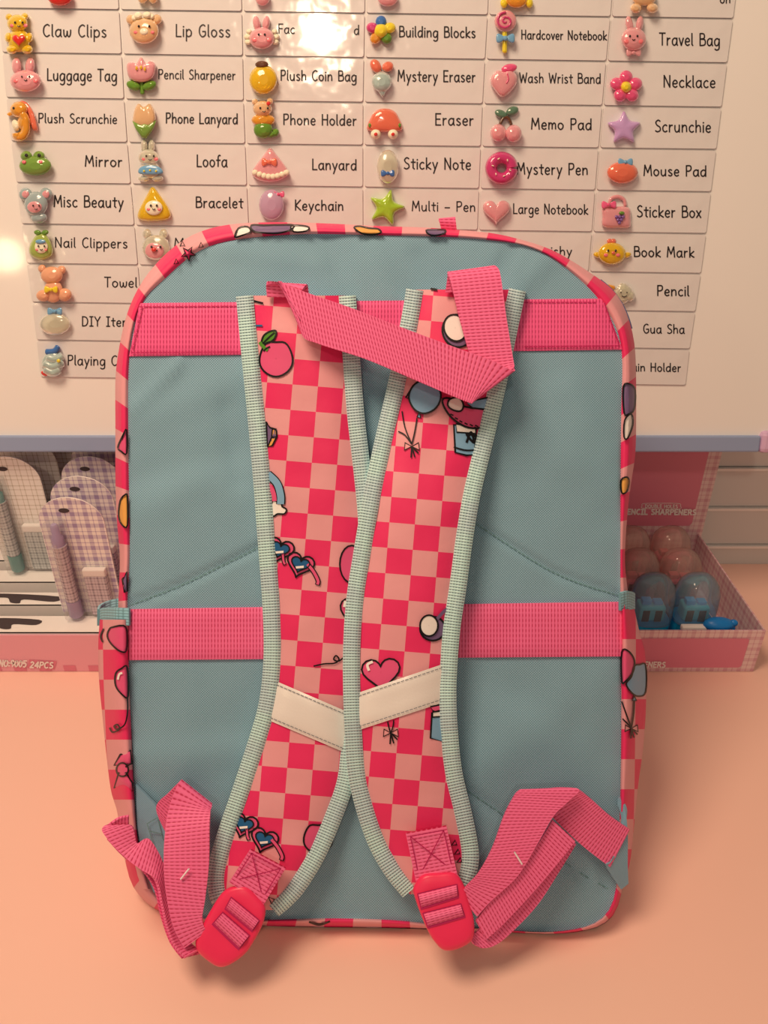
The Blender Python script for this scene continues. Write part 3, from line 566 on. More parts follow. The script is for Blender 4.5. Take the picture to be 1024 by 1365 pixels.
# cut off at the top edge
charm(80, -4, 'red charm cut off by the top edge, above Claw Clips', [('dome', 'red', [('e', 0, 0, 17, 12, 11)])])
charm(197, -4, 'tan charm cut off by the top edge, above Lip Gloss', [('foot', 'peach', [('e', -7, 0, 7, 9, 9)]), ('foot', 'peach', [('e', 7, 0, 7, 9, 9)])])
charm(350, -3, 'clear pink charm cut off by the top edge, above the glare', [('dome', 'pink', [('e', 0, 0, 10, 11, 9)])])
charm(517, -3, 'smooth pink charm cut off by the top edge, above Building Blocks', [('dome', 'pink', [('e', 0, 0, 14, 12, 10)])])
charm(689, 1, 'orange charm cut off by the top edge, above Hardcover Notebook', [('dome', 'orange', [('e', 0, -2, 15, 12, 10)]), ('side', 'yellow', [('e', -17, 3, 5, 7, 7)]), ('side', 'yellow', [('e', 17, 3, 5, 7, 7)])])
charm(859, 4, 'peach bear feet of a charm cut off at top, above Travel Bag', [('body', 'peach', [('e', 0, -8, 17, 12, 10)]), ('foot', 'peach', [('e', -11, 7, 8, 7, 11)]), ('foot', 'peach', [('e', 11, 7, 8, 7, 11)])])

# ------------------------------------------------------------ display box of pencils, left
CARD = {}
M['boxpink'] = plain('pink_printed_card', ph(226, 142, 134), 0.4); M['boxpink2'] = plain('rose_printed_card', ph(212, 108, 110), 0.4)
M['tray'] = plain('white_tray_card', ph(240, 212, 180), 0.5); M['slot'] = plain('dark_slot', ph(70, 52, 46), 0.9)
M['plaid_lilac'] = plaid('lilac_plaid_card', ph(236, 204, 180), ph(158, 126, 134), 0.011, 0.35)
M['plaid_cream'] = plaid('cream_plaid_card', ph(236, 206, 170), ph(176, 146, 116), 0.010, 0.10)
M['plaid_pink'] = plaid('pink_plaid_card', ph(242, 190, 186), ph(226, 140, 150), 0.010, 0.3)
M['plaid_beige'] = plaid('beige_plaid_box', ph(222, 172, 148), ph(198, 130, 122), 0.012, 0.3)
M['barrel_lilac'] = plaid('lilac_pencil_barrel', ph(200, 165, 150), ph(104, 78, 84), 0.006, 0.25, 0.2)
M['barrel_grey'] = plaid('grey_pencil_barrel', ph(196, 176, 152), ph(104, 98, 90), 0.006, 0.25, 0.2)
M['cap_lilac'] = plain('lilac_plastic', ph(150, 116, 130), 0.25); M['cap_teal'] = plain('teal_plastic', ph(88, 132, 112), 0.25); M['cap_pink'] = plain('rose_plastic', ph(225, 130, 150), 0.25)
M['white'] = plain('white_plastic', ph(240, 210, 186), 0.35)
def clearmat(name, col, a=0.2, gloss=0.6):
    m, n, l, b = newmat(name)
    b.inputs['Base Color'].default_value = (*col, 1); b.inputs['Roughness'].default_value = 0.06
    tr = n.new('ShaderNodeBsdfTransparent'); tr.inputs['Color'].default_value = (*col, 1)
    mx = n.new('ShaderNodeMixShader'); mx.inputs[0].default_value = a
    l.new(tr.outputs[0], mx.inputs[1]); l.new(b.outputs[0], mx.inputs[2])
    gl = n.new('ShaderNodeBsdfGlossy'); gl.inputs['Roughness'].default_value = 0.08; fr = n.new('ShaderNodeFresnel'); fr.inputs['IOR'].default_value = 1.5
    m2 = n.new('ShaderNodeMixShader'); l.new(mth(n, l, 'MULTIPLY', fr.outputs[0], gloss), m2.inputs[0]); l.new(mx.outputs[0], m2.inputs[1]); l.new(gl.outputs[0], m2.inputs[2])
    l.new(m2.outputs[0], n['Material Output'].inputs['Surface'])
    return m
M['blister'] = clearmat('clear_blister', (0.97, 0.97, 0.97), 0.12, 0.12)
M['hull_blue'] = clearmat('blue_clear_plastic', (0.72, 0.86, 0.96), 0.20)
M['hull_red'] = clearmat('red_clear_plastic', (0.98, 0.80, 0.76), 0.24)

FY = 0.505
bx0, bx1 = -0.415, -0.196
broot2 = thing('pencil_display_box', 'pink cardboard display box of carded pencils, left of the bag', 'box', ((bx0 + bx1) / 2, FY + 0.08, 0))
mb = MB(); mb.box((bx0, FY, 0.0005), (bx1, FY + 0.0015, 0.041), M['boxpink']); 
def pfn(plane_y, off=0.0003): return lambda x, y: on_y(x, y, plane_y) + Vector((0, -off, 0))
zb0, zb1 = 0.0015, 0.008
xx = bx0
i = 0
while xx < bx1 - 0.001:                                   # printed checker border along the foot of the panel
    x2 = min(xx + 0.011, bx1)
    if i % 2 == 0: mb.face([mb.vert((xx, FY - 0.0002, 0.001)), mb.vert((x2, FY - 0.0002, 0.001)), mb.vert((x2, FY - 0.0002, 0.0075)), mb.vert((xx, FY - 0.0002, 0.0075))], M['boxpink2'], None, False)
    xx = x2; i += 1
mb.face([mb.vert(pfn(FY)(*p)) for p in ((36, 890), (73, 892), (76, 881), (39, 879))], M['boxpink2'], None, False)
for k_, s in enumerate(strokes('NO:9005', -1, 35, 887.5, 8, 0.02, 0.15)): stroke_ribbon(mb, s, 1.0, pfn(FY, 0.0005 + 0.00003 * k_), M['ink_white'])
for k_, s in enumerate(strokes('24PCS', 40, 71, 889, 7.5, 0.02, 0.15)): stroke_ribbon(mb, s, 1.0, pfn(FY, 0.0007 + 0.00003 * k_), M['ink_white'])
mb.build('front_panel', broot2)
mb = MB(); mb.box((bx0, FY + 0.0015, 0.0005), (bx0 + 0.0015, 0.662, 0.045), M['boxpink']); mb.build('side_panel', broot2)
mb = MB(); mb.box((bx1 - 0.0015, FY + 0.0015, 0.0005), (bx1, 0.662, 0.045), M['boxpink']); mb.build('side_panel', broot2)
mb = MB(); mb.box((bx0, 0.662, 0.0005), (bx1, 0.6635, 0.20), M['boxpink']); mb.build('header_card', broot2)
mb = MB(); mb.box((bx0 + 0.002, FY + 0.0018, 0.0005), (bx1 - 0.002, 0.66, 0.002), M['tray']); mb.build('bottom_panel', broot2)
colx = {'a': -0.313, 'b': -0.2585, 'c': -0.218}
rowy = [0.534, 0.563, 0.592, 0.621, 0.647]
mb = MB()
# white stepped tray: strips of card between the rows of slots
edges = [FY + 0.002] + [y - 0.002 for y in rowy] + [0.659]
for i in range(5):
    z = 0.0425 + 0.0045 * i
    y0 = edges[i] if i == 0 else rowy[i - 1] + 0.006
    mb.box((bx0 + 0.003, y0, z - 0.0008), (bx1 - 0.003, rowy[i] - 0.004, z), M['tray'])
    mb.box((bx0 + 0.003, y0, 0.004 if i == 0 else z - 0.012), (bx1 - 0.003, y0 + 0.0008, z), M['tray'])
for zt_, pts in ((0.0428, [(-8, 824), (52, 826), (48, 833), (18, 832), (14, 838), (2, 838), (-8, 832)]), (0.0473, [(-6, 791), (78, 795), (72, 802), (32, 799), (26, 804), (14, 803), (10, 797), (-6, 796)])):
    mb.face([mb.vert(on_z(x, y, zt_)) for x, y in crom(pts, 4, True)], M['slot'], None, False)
mb.build('slotted_tray', broot2)
# cloud shaped flap at the right end of the front panel
mb = MB(); pts = ell(0.0, 0, 1, 1, 24); cx, cz = -0.2085, 0.041
prof = [(-0.2235, 0.0405), (-0.2225, 0.0475), (-0.217, 0.052), (-0.210, 0.0535), (-0.203, 0.053), (-0.1965, 0.0515), (-0.1962, 0.0405)]
pr = crom(prof, 4)
a = [mb.vert((x, FY - 0.0002, z)) for x, z in pr]; b = [mb.vert((x, FY + 0.0012, z)) for x, z in pr]
mb.face(a, M['boxpink'], None, False); mb.face(b[::-1], M['boxpink'], None, False)
for k in range(len(pr) - 1): mb.face([a[k], b[k], b[k + 1], a[k + 1]], M['boxpink'])
inn = [(-0.209 + 0.0075 * math.cos(R(t)), 0.0455 + 0.0048 * math.sin(R(t))) for t in range(0, 360, 20)]
mb.face([mb.vert((x, FY - 0.0005, z)) for x, z in inn], M['ink_white'], None, False)
mb.build('flap', broot2)

def uvbox(mb, lo, hi, mat):
    b = len(mb.v); mb.box(lo, hi, mat)
    for k in range(6):
        f = mb.f[-6 + k]; vs = [mb.v[i] for i in f]
        nrm = (vs[1] - vs[0]).cross(vs[2] - vs[0])
        ax = max(range(3), key=lambda i: abs(nrm[i])); o = [i for i in range(3) if i != ax]
        mb.uv[-6 + k] = [(v[o[0]], v[o[1]]) for v in vs]
def pencil_pack(cx, y, z0, h, w, plaidmat, barrel, cap, desc, lean=0.0):
    root = thing('pencil_pack', desc, 'pencil pack', (cx, y, z0), 'carded pencil packs in the pink display box')
    mb = MB(); out = []
    r = w / 2
    for k in range(17):
        t = R(180 * k / 16); out.append((cx + r * math.cos(t), z0 + h - r * 0.9 + r * 0.9 * math.sin(t)))
    out += [(cx - r, z0), (cx + r, z0)]
    Yl = lambda z: y + lean * (z - z0)
    fr = [mb.vert((x, Yl(z) - 0.0006, z)) for x, z in out]; bk = [mb.vert((x, Yl(z) + 0.0006, z)) for x, z in out]
    mb.face(fr[::-1], plaidmat, [(x - cx, z) for x, z in out][::-1], False); mb.face(bk, plaidmat, [(x - cx, z) for x, z in out], False)
    for k in range(len(out)):
        j = (k + 1) % len(out); mb.face([fr[k], fr[j], bk[j], bk[k]], M['white'])
    # punched hanging hole, printed dark
    hole = [(cx - 0.004 + 0.0045 * math.cos(R(t)), z0 + h - 0.012 + 0.0022 * math.sin(R(t))) for t in range(0, 360, 24)]
    mb.face([mb.vert((x, Yl(z) - 0.0009, z)) for x, z in hole][::-1], M['slot'], None, False)
    mb.build('backing_card', root)
    px = cx - w * 0.22; pr = 0.0056
    def tube(name, prof, mat, par=root, x=px, uv=False):
        m2 = MB(); rows = []; uvs = []
        for (z, rr) in prof:
            rows.append([(x + rr * math.cos(2 * math.pi * j / 16), Yl(z) - 0.0075 + rr * math.sin(2 * math.pi * j / 16), z) for j in range(16)])
            uvs.append([(0.0022 * j, z) for j in range(16)])
        m2.grid(rows, mat, uvs, closed_v=True); m2.face([m2.vert(p) for p in rows[0]][::-1], mat); m2.face([m2.vert(p) for p in rows[-1]], mat)
        return m2.build(name, par)
    zt = z0 + h * 0.80
    pen = tube('pencil', [(z0 + 0.019, pr), (zt - 0.022, pr), (zt - 0.018, pr * 1.1)], barrel)
    tube('tip_cap', [(z0 + 0.001, pr * 0.8), (z0 + 0.003, pr * 1.08), (z0 + 0.0185, pr * 1.08)], cap, pen)
    tube('clicker', [(zt - 0.018, pr * 0.9), (zt - 0.010, pr * 0.9), (zt - 0.008, pr * 0.6), (zt, pr * 0.6), (zt + 0.002, pr * 0.4)], cap, pen)
    m2 = MB(); m2.box((px - 0.0012, Yl(zt) - 0.0155, z0 + h * 0.45), (px + 0.0012, Yl(zt) - 0.0140, zt - 0.014), M['blister']); m2.build('clip', pen)
    rx = cx + w * 0.20
    m2 = MB(); uvbox(m2, (rx - 0.0095, y - 0.0065, z0 + 0.001), (rx + 0.0095, y - 0.0008, z0 + h * 0.36), barrel if plaidmat is not M['plaid_pink'] else plaidmat)
    rc = m2.build('refill_case', root, bevel=0.001)
    m2 = MB(); m2.box((rx - 0.0097, y - 0.0067, z0 + h * 0.36), (rx + 0.0097, y - 0.0008, z0 + h * 0.42), M['white']); m2.build('refill_lid', rc, bevel=0.001)
    m2 = MB(); m2.box((px - 0.008, y - 0.0150, z0 + 0.0005), (px + 0.008, y - 0.0007, z0 + h * 0.84), M['blister'])
    m2.box((px + 0.009, y - 0.0085, z0 + 0.0005), (cx + w * 0.44, y - 0.0007, z0 + h * 0.47), M['blister'])
    m2.build('blister', root, bevel=0.002)
H_ = 0.116
pencil_pack(-0.2585, rowy[0], 0.0445, H_, 0.054, M['plaid_lilac'], M['barrel_lilac'], M['cap_lilac'], 'frontmost lilac plaid pencil pack in the pink box')
pencil_pack(-0.2590, rowy[1], 0.049, H_, 0.054, M['plaid_lilac'], M['barrel_lilac'], M['cap_lilac'], 'second lilac plaid pencil pack, just behind the frontmost one')
pencil_pack(-0.2595, rowy[2], 0.0535, H_, 0.054, M['plaid_lilac'], M['barrel_lilac'], M['cap_lilac'], 'third lilac plaid pencil pack from the front, mostly covered')
pencil_pack(-0.2600, rowy[3], 0.058, H_, 0.054, M['plaid_lilac'], M['barrel_lilac'], M['cap_lilac'], 'rearmost lilac plaid pencil pack, under the whiteboard rail')
pencil_pack(-0.3320, rowy[2], 0.0535, H_, 0.054, M['plaid_cream'], M['barrel_grey'], M['cap_teal'], 'cream checked pencil pack with teal tip, at the left edge')
pencil_pack(-0.3280, rowy[3], 0.058, H_, 0.054, M['plaid_cream'], M['barrel_grey'], M['cap_teal'], 'cream checked pencil pack just behind the teal-tipped front one')
pencil_pack(-0.3240, rowy[4], 0.0625, H_, 0.054, M['plaid_cream'], M['barrel_grey'], M['cap_teal'], 'rearmost cream checked pencil pack, in deep shade under the board')
pencil_pack(-0.2020, rowy[1], 0.049, H_ * 0.93, 0.050, M['plaid_pink'], M['cap_pink'], M['cap_pink'], 'pink pencil pack half hidden by the bag edge, nearer one')
pencil_pack(-0.2020, rowy[2], 0.0535, H_ * 0.95, 0.050, M['plaid_pink'], M['cap_pink'], M['cap_pink'], 'pink pencil pack half hidden by the bag edge, farther one')

# ------------------------------------------------------------ display box of sharpeners, right
sx0, sx1 = 0.085, 0.327
sroot = thing('sharpener_display_box', 'open pink plaid display box of pencil sharpeners, right of the bag', 'box', ((sx0 + sx1) / 2, FY + 0.08, 0))
def rrect_face(mb, x0, x1, z0, z1, y, r, mat):
    pts = []
    for (cx, cz, a0) in ((x1 - r, z1 - r, 0), (x0 + r, z1 - r, 90), (x0 + r, z0 + r, 180), (x1 - r, z0 + r, 270)):
        for k in range(5): pts.append((cx + r * math.cos(R(a0 + 22.5 * k)), cz + r * math.sin(R(a0 + 22.5 * k))))
    mb.face([mb.vert((x, y, z)) for x, z in pts][::-1], mat, None, False)
mb = MB(); uvbox(mb, (sx0, FY, 0.0005), (sx1, FY + 0.0015, 0.046), M['plaid_beige'])
rrect_face(mb, sx0 + 0.012, sx1 - 0.012, 0.005, 0.038, FY - 0.0003, 0.003, M['boxpink2'])
for k_, s in enumerate(strokes('SHARPENERS', 828, 886, 888, 6.5, 0.0, 0.2)): stroke_ribbon(mb, s, 0.9, pfn(FY, 0.0006 + 0.00003 * k_), M['ink_white'])
mb.build('front_panel', sroot)
mb = MB(); uvbox(mb, (sx1 - 0.0015, FY + 0.0015, 0.0005), (sx1, 0.662, 0.046), M['plaid_beige']); mb.build('side_panel', sroot)
mb = MB(); uvbox(mb, (sx0, FY + 0.0015, 0.0005), (sx0 + 0.0015, 0.662, 0.046), M['plaid_beige']); mb.build('side_panel', sroot)
mb = MB(); uvbox(mb, (sx0 + 0.0015, FY + 0.0015, 0.0005), (sx1 - 0.0015, 0.662, 0.002), M['plaid_beige']); mb.build('bottom_panel', sroot)
hy = 0.663
mb = MB(); uvbox(mb, (sx0, hy, 0.0005), (sx1 + 0.003, hy + 0.0015, 0.165), M['plaid_beige'])
rrect_face(mb, sx0 + 0.012, sx1 - 0.010, 0.056, 0.158, hy - 0.0003, 0.004, M['boxpink2'])
for k_, s in enumerate(strokes('PENCIL SHARPENERS', 830, 927, 685, 6.5, 0.0, 0.1)): stroke_ribbon(mb, s, 1.0, pfn(hy, 0.0006 + 0.00003 * k_), M['ink_white'])
for k_, s in enumerate(strokes('DOUBLE HOLES', 860, 903, 676.5, 4.2, 0.0, 0.0)): stroke_ribbon(mb, s, 0.5, pfn(hy, 0.0006 + 0.00003 * k_), M['ink_white'])
pill = [(857, 677), (856, 674), (858, 671), (882, 670.5), (905, 671), (907, 674), (906, 678), (882, 678.5)]
stroke_ribbon(mb, crom(pill, 4, True), 0.35, pfn(hy, 0.0005), M['ink_white'], True)
mb.build('header_card', sroot)
def sharpener(x, y, hull, body, cap, desc):
    root = thing('pencil_sharpener', desc, 'pencil sharpener', (x, y, 0.002), 'capsule sharpeners in the right display box')
    def lathe(name, prof, mat, par=root, sq=1.0, cap_=True):
        m2 = MB(); rows = []
        for (z, r) in prof:
            row = []
            for j in range(28):
                t = 2 * math.pi * j / 28; c, s = math.cos(t), math.sin(t)
                e = 0.75
                row.append((x + r * math.copysign(abs(c) ** e, c), y + 0.85 * r * math.copysign(abs(s) ** e, s), z))
            rows.append(row)
        m2.grid(rows, mat, closed_v=True)
        if cap_: m2.face([m2.vert(p) for p in rows[0]][::-1], mat); 
        m2.face([m2.vert(p) for p in rows[-1]], mat)
        return m2.build(name, par)
    r = 0.0178
    lathe('base', [(0.0025, r * 0.9), (0.004, r), (0.030, r * 1.02), (0.034, r * 0.98)], M[body])
    m2 = MB()
    m2.box((x - 0.0115, y - 0.008, 0.034), (x + 0.0115, y + 0.007, 0.049), M[cap])
    ins = m2.build('blade_block', root, bevel=0.002)
    m2 = MB()
    for dx in (-0.006, 0.005): m2.box((x + dx - 0.003, y - 0.0087, 0.0345), (x + dx + 0.003, y - 0.0079, 0.046), M['slot'])
    m2.build('holes', ins)
    m2 = MB(); m2.box((x - 0.0095, y - 0.004, 0.049), (x - 0.001, y + 0.003, 0.054), M[body]); m2.box((x + 0.001, y - 0.004, 0.049), (x + 0.009, y + 0.003, 0.0525), M[body]); m2.build('blade', ins, bevel=0.0008)
    lathe('clear_hull', [(0.033, r * 1.06), (0.052, r * 1.06), (0.062, r * 1.02), (0.069, r * 0.92), (0.074, r * 0.74), (0.0775, r * 0.48), (0.079, r * 0.12)], M[hull], cap_=False)
M['sh_blue'] = plain('blue_plastic', ph(30, 150, 175), 0.3); M['sh_cyan'] = plain('cyan_plastic', ph(95, 190, 195), 0.3)
M['sh_red'] = plain('red_plastic', ph(190, 95, 90), 0.3); M['sh_rose'] = plain('soft_rose_plastic', ph(215, 105, 115), 0.3)
M['toyblue'] = plain('toy_blue', ph(20, 105, 150), 0.35)
sharpener(0.2395, 0.541, 'hull_blue', 'sh_blue', 'sh_cyan', 'blue capsule sharpener in front row, against the bag edge')
sharpener(0.2785, 0.541, 'hull_blue', 'sh_blue', 'sh_cyan', 'blue capsule sharpener in front row, behind the blue figure')
sharpener(0.2380, 0.581, 'hull_red', 'sh_red', 'sh_rose', 'red capsule sharpener in middle row, beside the bag')
sharpener(0.2770, 0.581, 'hull_red', 'sh_red', 'sh_rose', 'red capsule sharpener in middle row, right-hand one')
sharpener(0.2420, 0.621, 'hull_red', 'sh_red', 'sh_rose', 'red capsule sharpener in back row, beside the bag')
sharpener(0.2810, 0.621, 'hull_red', 'sh_red', 'sh_rose', 'red capsule sharpener in back row, right-hand one')
# small blue figure lying in front of the sharpeners, on a cream stick
fx, fy, fz = 0.2865, 0.5150, 0.047
troot = thing('bear_figure', 'small blue bear-shaped figure on cream stick lying before the sharpeners', 'figure', (fx, fy, 0.002))
def ball(mb, c, r, mat):
    rows = []
    for i in range(1, 10):
        a = math.pi * i / 10 - math.pi / 2
        rows.append([(c[0] + r[0] * math.cos(a) * math.cos(2 * math.pi * j / 16), c[1] + r[1] * math.cos(a) * math.sin(2 * math.pi * j / 16), c[2] + r[2] * math.sin(a)) for j in range(16)])
    mb.grid(rows, mat, closed_v=True); mb.face([mb.vert(p) for p in rows[0]][::-1], mat); mb.face([mb.vert(p) for p in rows[-1]], mat)
mb = MB(); ball(mb, (fx + 0.004, fy, fz - 0.002), (0.0135, 0.007, 0.0065), M['toyblue']); mb.build('head', troot)
mb = MB(); ball(mb, (fx + 0.0165, fy, fz - 0.0005), (0.0038, 0.003, 0.0034), M['toyblue']); mb.build('ear', troot)
mb = MB(); ball(mb, (fx + 0.0155, fy, fz - 0.006), (0.0038, 0.003, 0.0034), M['toyblue']); mb.build('ear', troot)
mb = MB(); mb.box((fx - 0.028, fy - 0.003, fz - 0.0085), (fx - 0.006, fy + 0.003, fz - 0.003), M['tray']); mb.build('stick', troot, bevel=0.0015)
mb = MB(); mb.box((fx - 0.004, fy - 0.004, 0.0022), (fx + 0.006, fy + 0.004, fz - 0.006), M['toyblue']); mb.build('body', troot, bevel=0.003)

# ------------------------------------------------------------ the backpack
TILT = 28.0
pn = Vector((0, -math.cos(R(TILT)), math.sin(R(TILT)))); pv = Vector((0, math.sin(R(TILT)), math.cos(R(TILT))))
p0 = on_z(512, 1240, 0.010)
BG = Pl(p0, pn, 0.0025)
MP = (BG.at(513, 700) - BG.at(512, 700)).length          # metres per photo unit on the back panel
bag = thing('backpack', 'pink checkered backpack with pale blue back panel, leaning against the whiteboard', 'backpack', (0, p0.y + 0.08, 0))
CTR = (500.0, 770.0)
BLUE = [(172, 480), (171, 560), (172, 650), (173, 740), (170, 800), (172, 900), (176, 1000), (179, 1060), (183, 1110), (190, 1150), (205, 1190), (226, 1213), (262, 1223), (340, 1226), (430, 1224), (520, 1226),
        (600, 1234), (680, 1240), (740, 1242), (790, 1233), (814, 1214), (822, 1180), (826, 1100), (828, 1000), (828, 870), (827, 800), (827, 700), (828, 560), (829, 463), (814, 422), (792, 391), (762, 363), (732, 341), (695, 326),
        (630, 318), (570, 315), (518, 314), (421, 312), (367, 314), (312, 320), (273, 330), (244, 349), (217, 375), (193, 396), (180, 430)]
OUTR = [(154, 501), (154, 570), (154, 640), (156, 695), (160, 744), (158, 800), (156, 900), (158, 1000), (161, 1070), (165, 1130), (173, 1176), (187, 1196), (212, 1215), (255, 1229), (350, 1234), (430, 1236), (520, 1237),
        (600, 1240), (680, 1243), (745, 1245), (797, 1237), (819, 1222), (830, 1185), (836, 1100), (840, 1000), (842, 900), (838, 800), (833, 750), (836, 690), (841, 645), (847, 607), (848, 570), (848, 507), (846, 456), (836, 418), (821, 389), (799, 372), (766, 350), (732, 331), (703, 322), (665, 312),
        (628, 308), (562, 303), (518, 302), (410, 297), (334, 297), (284, 303), (247, 318), (218, 341), (193, 370), (177, 398), (166, 429), (158, 470)]
def radial(poly, n):
    out = []
    for i in range(n):
        a = 2 * math.pi * i / n; dx, dy = math.cos(a), math.sin(a); best = None
        for (x0, y0), (x1, y1) in zip(poly, poly[1:] + poly[:1]):
            ex, ey = x1 - x0, y1 - y0; det = dx * (-ey) + ex * dy
            if abs(det) < 1e-9: continue
            rx, ry = x0 - CTR[0], y0 - CTR[1]
            t = (rx * (-ey) + ex * ry) / det; s = (dx * ry - dy * rx) / det
            if t > 0 and -1e-6 <= s <= 1 + 1e-6 and (best is None or t > best): best = t
        out.append(best)
    for _ in range(2): out = [(out[i - 1] + 2 * out[i] + out[(i + 1) % n]) / 4 for i in range(n)]
    return out
NA = 256
RB = radial(crom(BLUE, 4, True), NA); RO = radial(crom(OUTR, 4, True), NA)
def rad_at(tab, px, py):
    a = math.atan2(py - CTR[1], px - CTR[0]) / (2 * math.pi) * NA; i = int(math.floor(a)); t = a - i
    return tab[i % NA] * (1 - t) + tab[(i + 1) % NA] * t
SEAMS = [[(168, 809), (240, 781), (300, 752), (350, 727), (400, 700)], [(600, 680), (640, 702), (740, 764), (828, 795)], [(560, 1010), (620, 1052), (690, 1100), (760, 1155), (826, 1193)], [(179, 1050), (215, 1085), (240, 1120)]]
def segd(px, py, poly):
    best = 1e9
    for (x0, y0), (x1, y1) in zip(poly, poly[1:]):
        ex, ey = x1 - x0, y1 - y0; t = max(0, min(1, ((px - x0) * ex + (py - y0) * ey) / (ex * ex + ey * ey)))
        best = min(best, math.hypot(px - x0 - t * ex, py - y0 - t * ey))
    return best
FOLDS = [((176, 545), (238, 486), 9, 0.0022), ((170, 700), (260, 640), 30, 0.0014), ((300, 545), (318, 640), 14, -0.0016), ((760, 520), (815, 600), 20, 0.0014), ((230, 880), (240, 1020), 40, 0.0016), ((440, 1160), (470, 1215), 12, -0.0014), ((500, 330), (520, 395), 14, 0.0012), ((690, 322), (640, 400), 7, -0.0020), ((435, 318), (465, 390), 14, -0.0018), ((190, 560), (330, 500), 26, 0.0016), ((175, 640), (320, 600), 22, -0.0012), ((820, 900), (640, 1020), 40, 0.0020), ((190, 1010), (330, 1000), 22, 0.0016),
         ((740, 330), (690, 390), 12, 0.0016), ((300, 330), (420, 350), 18, 0.0014), ((700, 560), (820, 640), 36, 0.0018), ((650, 900), (760, 960), 30, -0.0014), ((560, 340), (590, 372), 12, -0.0014)]
def panel_w(px, py):
    q = math.hypot(px - CTR[0], py - CTR[1]) / rad_at(RB, px, py) if (px, py) != CTR else 0
    w = 0.0035 * max(0, 1 - q ** 6)
    w += 0.0012 * noise.noise(Vector((px / 90, py / 120, 1.7))) + 0.0005 * noise.noise(Vector((px / 38, py / 45, 5.1)))
    for a, b, s, h in FOLDS: w += h * math.exp(-(segd(px, py, [a, b]) / s) ** 2)
    for sm in SEAMS: w -= 0.0020 * math.exp(-(segd(px, py, sm) / 5.0) ** 2)
    return w
# back panel
mb = MB(); rows = []; uvs = []
for k in range(0, 71):
    q = k / 70.0; row = []; ur = []
    q2 = 1 - (1 - q) ** 1.15
    q2 = max(q2, 0.004)
    for i in range(NA):
        a = 2 * math.pi * i / NA; px = CTR[0] + RB[i] * q2 * math.cos(a); py = CTR[1] + RB[i] * q2 * math.sin(a)
        row.append(BG.at(px, py, panel_w(px, py) * (1 if k < 70 else 0))); ur.append((px * MP, -py * MP))
    rows.append(row); uvs.append(ur)
mb.grid(rows, M['panel'], uvs, closed_v=True, flip=False)
mb.face([mb.vert(p) for p in rows[0]], M['panel'], uvs[0])
mb.build('back_panel', bag)
# seam stitching on the panel
for sm in SEAMS:
    mb = MB()
    c = crom(sm, 10); acc = 0
    tot = [0]
    for a, b in zip(c, c[1:]): tot.append(tot[-1] + math.hypot(b[0] - a[0], b[1] - a[1]))
    s = 0
    def pt(t):
        for i in range(len(tot) - 1):
            if t <= tot[i + 1]:
                f = (t - tot[i]) / max(tot[i + 1] - tot[i], 1e-6); return (c[i][0] + (c[i + 1][0] - c[i][0]) * f, c[i][1] + (c[i + 1][1] - c[i][1]) * f)
        return c[-1]
    while s < tot[-1] - 5:
        a, b = pt(s), pt(s + 4.2)
        stroke_ribbon(mb, [a, b], 0.65, lambda x, y: BG.at(x, y, panel_w(x, y) + 0.0011), M['thread']); s += 6.6
    mb.build('seam_stitching', bag)
# gusset and body: rolled rim between panel and silhouette, then back to the front of the bag
RIM = [(0.0, 0.0), (0.22, 0.0022), (0.5, 0.0016), (0.78, -0.0055), (1.0, -0.020)]
def rim_w(f):
    for (a, wa), (b, wb) in zip(RIM, RIM[1:]):
        if f <= b: return wa + (wb - wa) * (f - a) / (b - a)
    return RIM[-1][1]
def rim_at(px, py, off=0.0):
    rb, ro = rad_at(RB, px, py), rad_at(RO, px, py); r = math.hypot(px - CTR[0], py - CTR[1])
    return BG.at(px, py, rim_w(max(0, min(1, (r - rb) / max(ro - rb, 1)))) + off * 3)
mb = MB(); rows = []; uvs = []
arc = [0]
for i in range(NA):
    a, b = 2 * math.pi * i / NA, 2 * math.pi * ((i + 1) % NA) / NA; j = (i + 1) % NA
    arc.append(arc[-1] + math.hypot(RO[i] * math.cos(a) - RO[j] * math.cos(b), RO[i] * math.sin(a) - RO[j] * math.sin(b)))
nsq = 2 * round(arc[-1] / 38 / 2)
for kf in range(0, 13):
    f = kf / 12; row = []; ur = []
    for i in range(NA + 1):
        ii = i % NA; a = 2 * math.pi * ii / NA; r = RB[ii] + (RO[ii] - RB[ii]) * f
        px, py = CTR[0] + r * math.cos(a), CTR[1] + r * math.sin(a)
        row.append(BG.at(px, py, rim_w(f))); ur.append((arc[i] / arc[-1] * nsq, 0.05 + 0.9 * f * min(1.0, (RO[ii] - RB[ii]) / 26)))
    rows.append(row); uvs.append(ur)
last = rows[-1]; vv = uvs[-1]
mid = Vector((0, 0, 0))
for p in last[:-1]: mid += p
mid /= NA
for (dw, k, dv) in ((0.012, 1.012, 0.7), (0.035, 1.02, 1.5), (0.07, 1.01, 3.5), (0.105, 0.97, 5.5), (0.122, 0.90, 6.8), (0.130, 0.75, 8), (0.133, 0.4, 10), (0.134, 0.02, 12)):
    row = []; ur = []
    for i, p in enumerate(last):
        q = mid + (p - mid) * k - pn * dw
        q.z = max(q.z, 0.0025)
        bb = (q - b0).dot(bn)
        if bb < 0.006: q += bn * (0.006 - bb)
        row.append(q); ur.append((vv[i][0], vv[i][1] + dv))
    rows.append(row); uvs.append(ur)
mb.grid(rows, M['check'], uvs, flip=False)
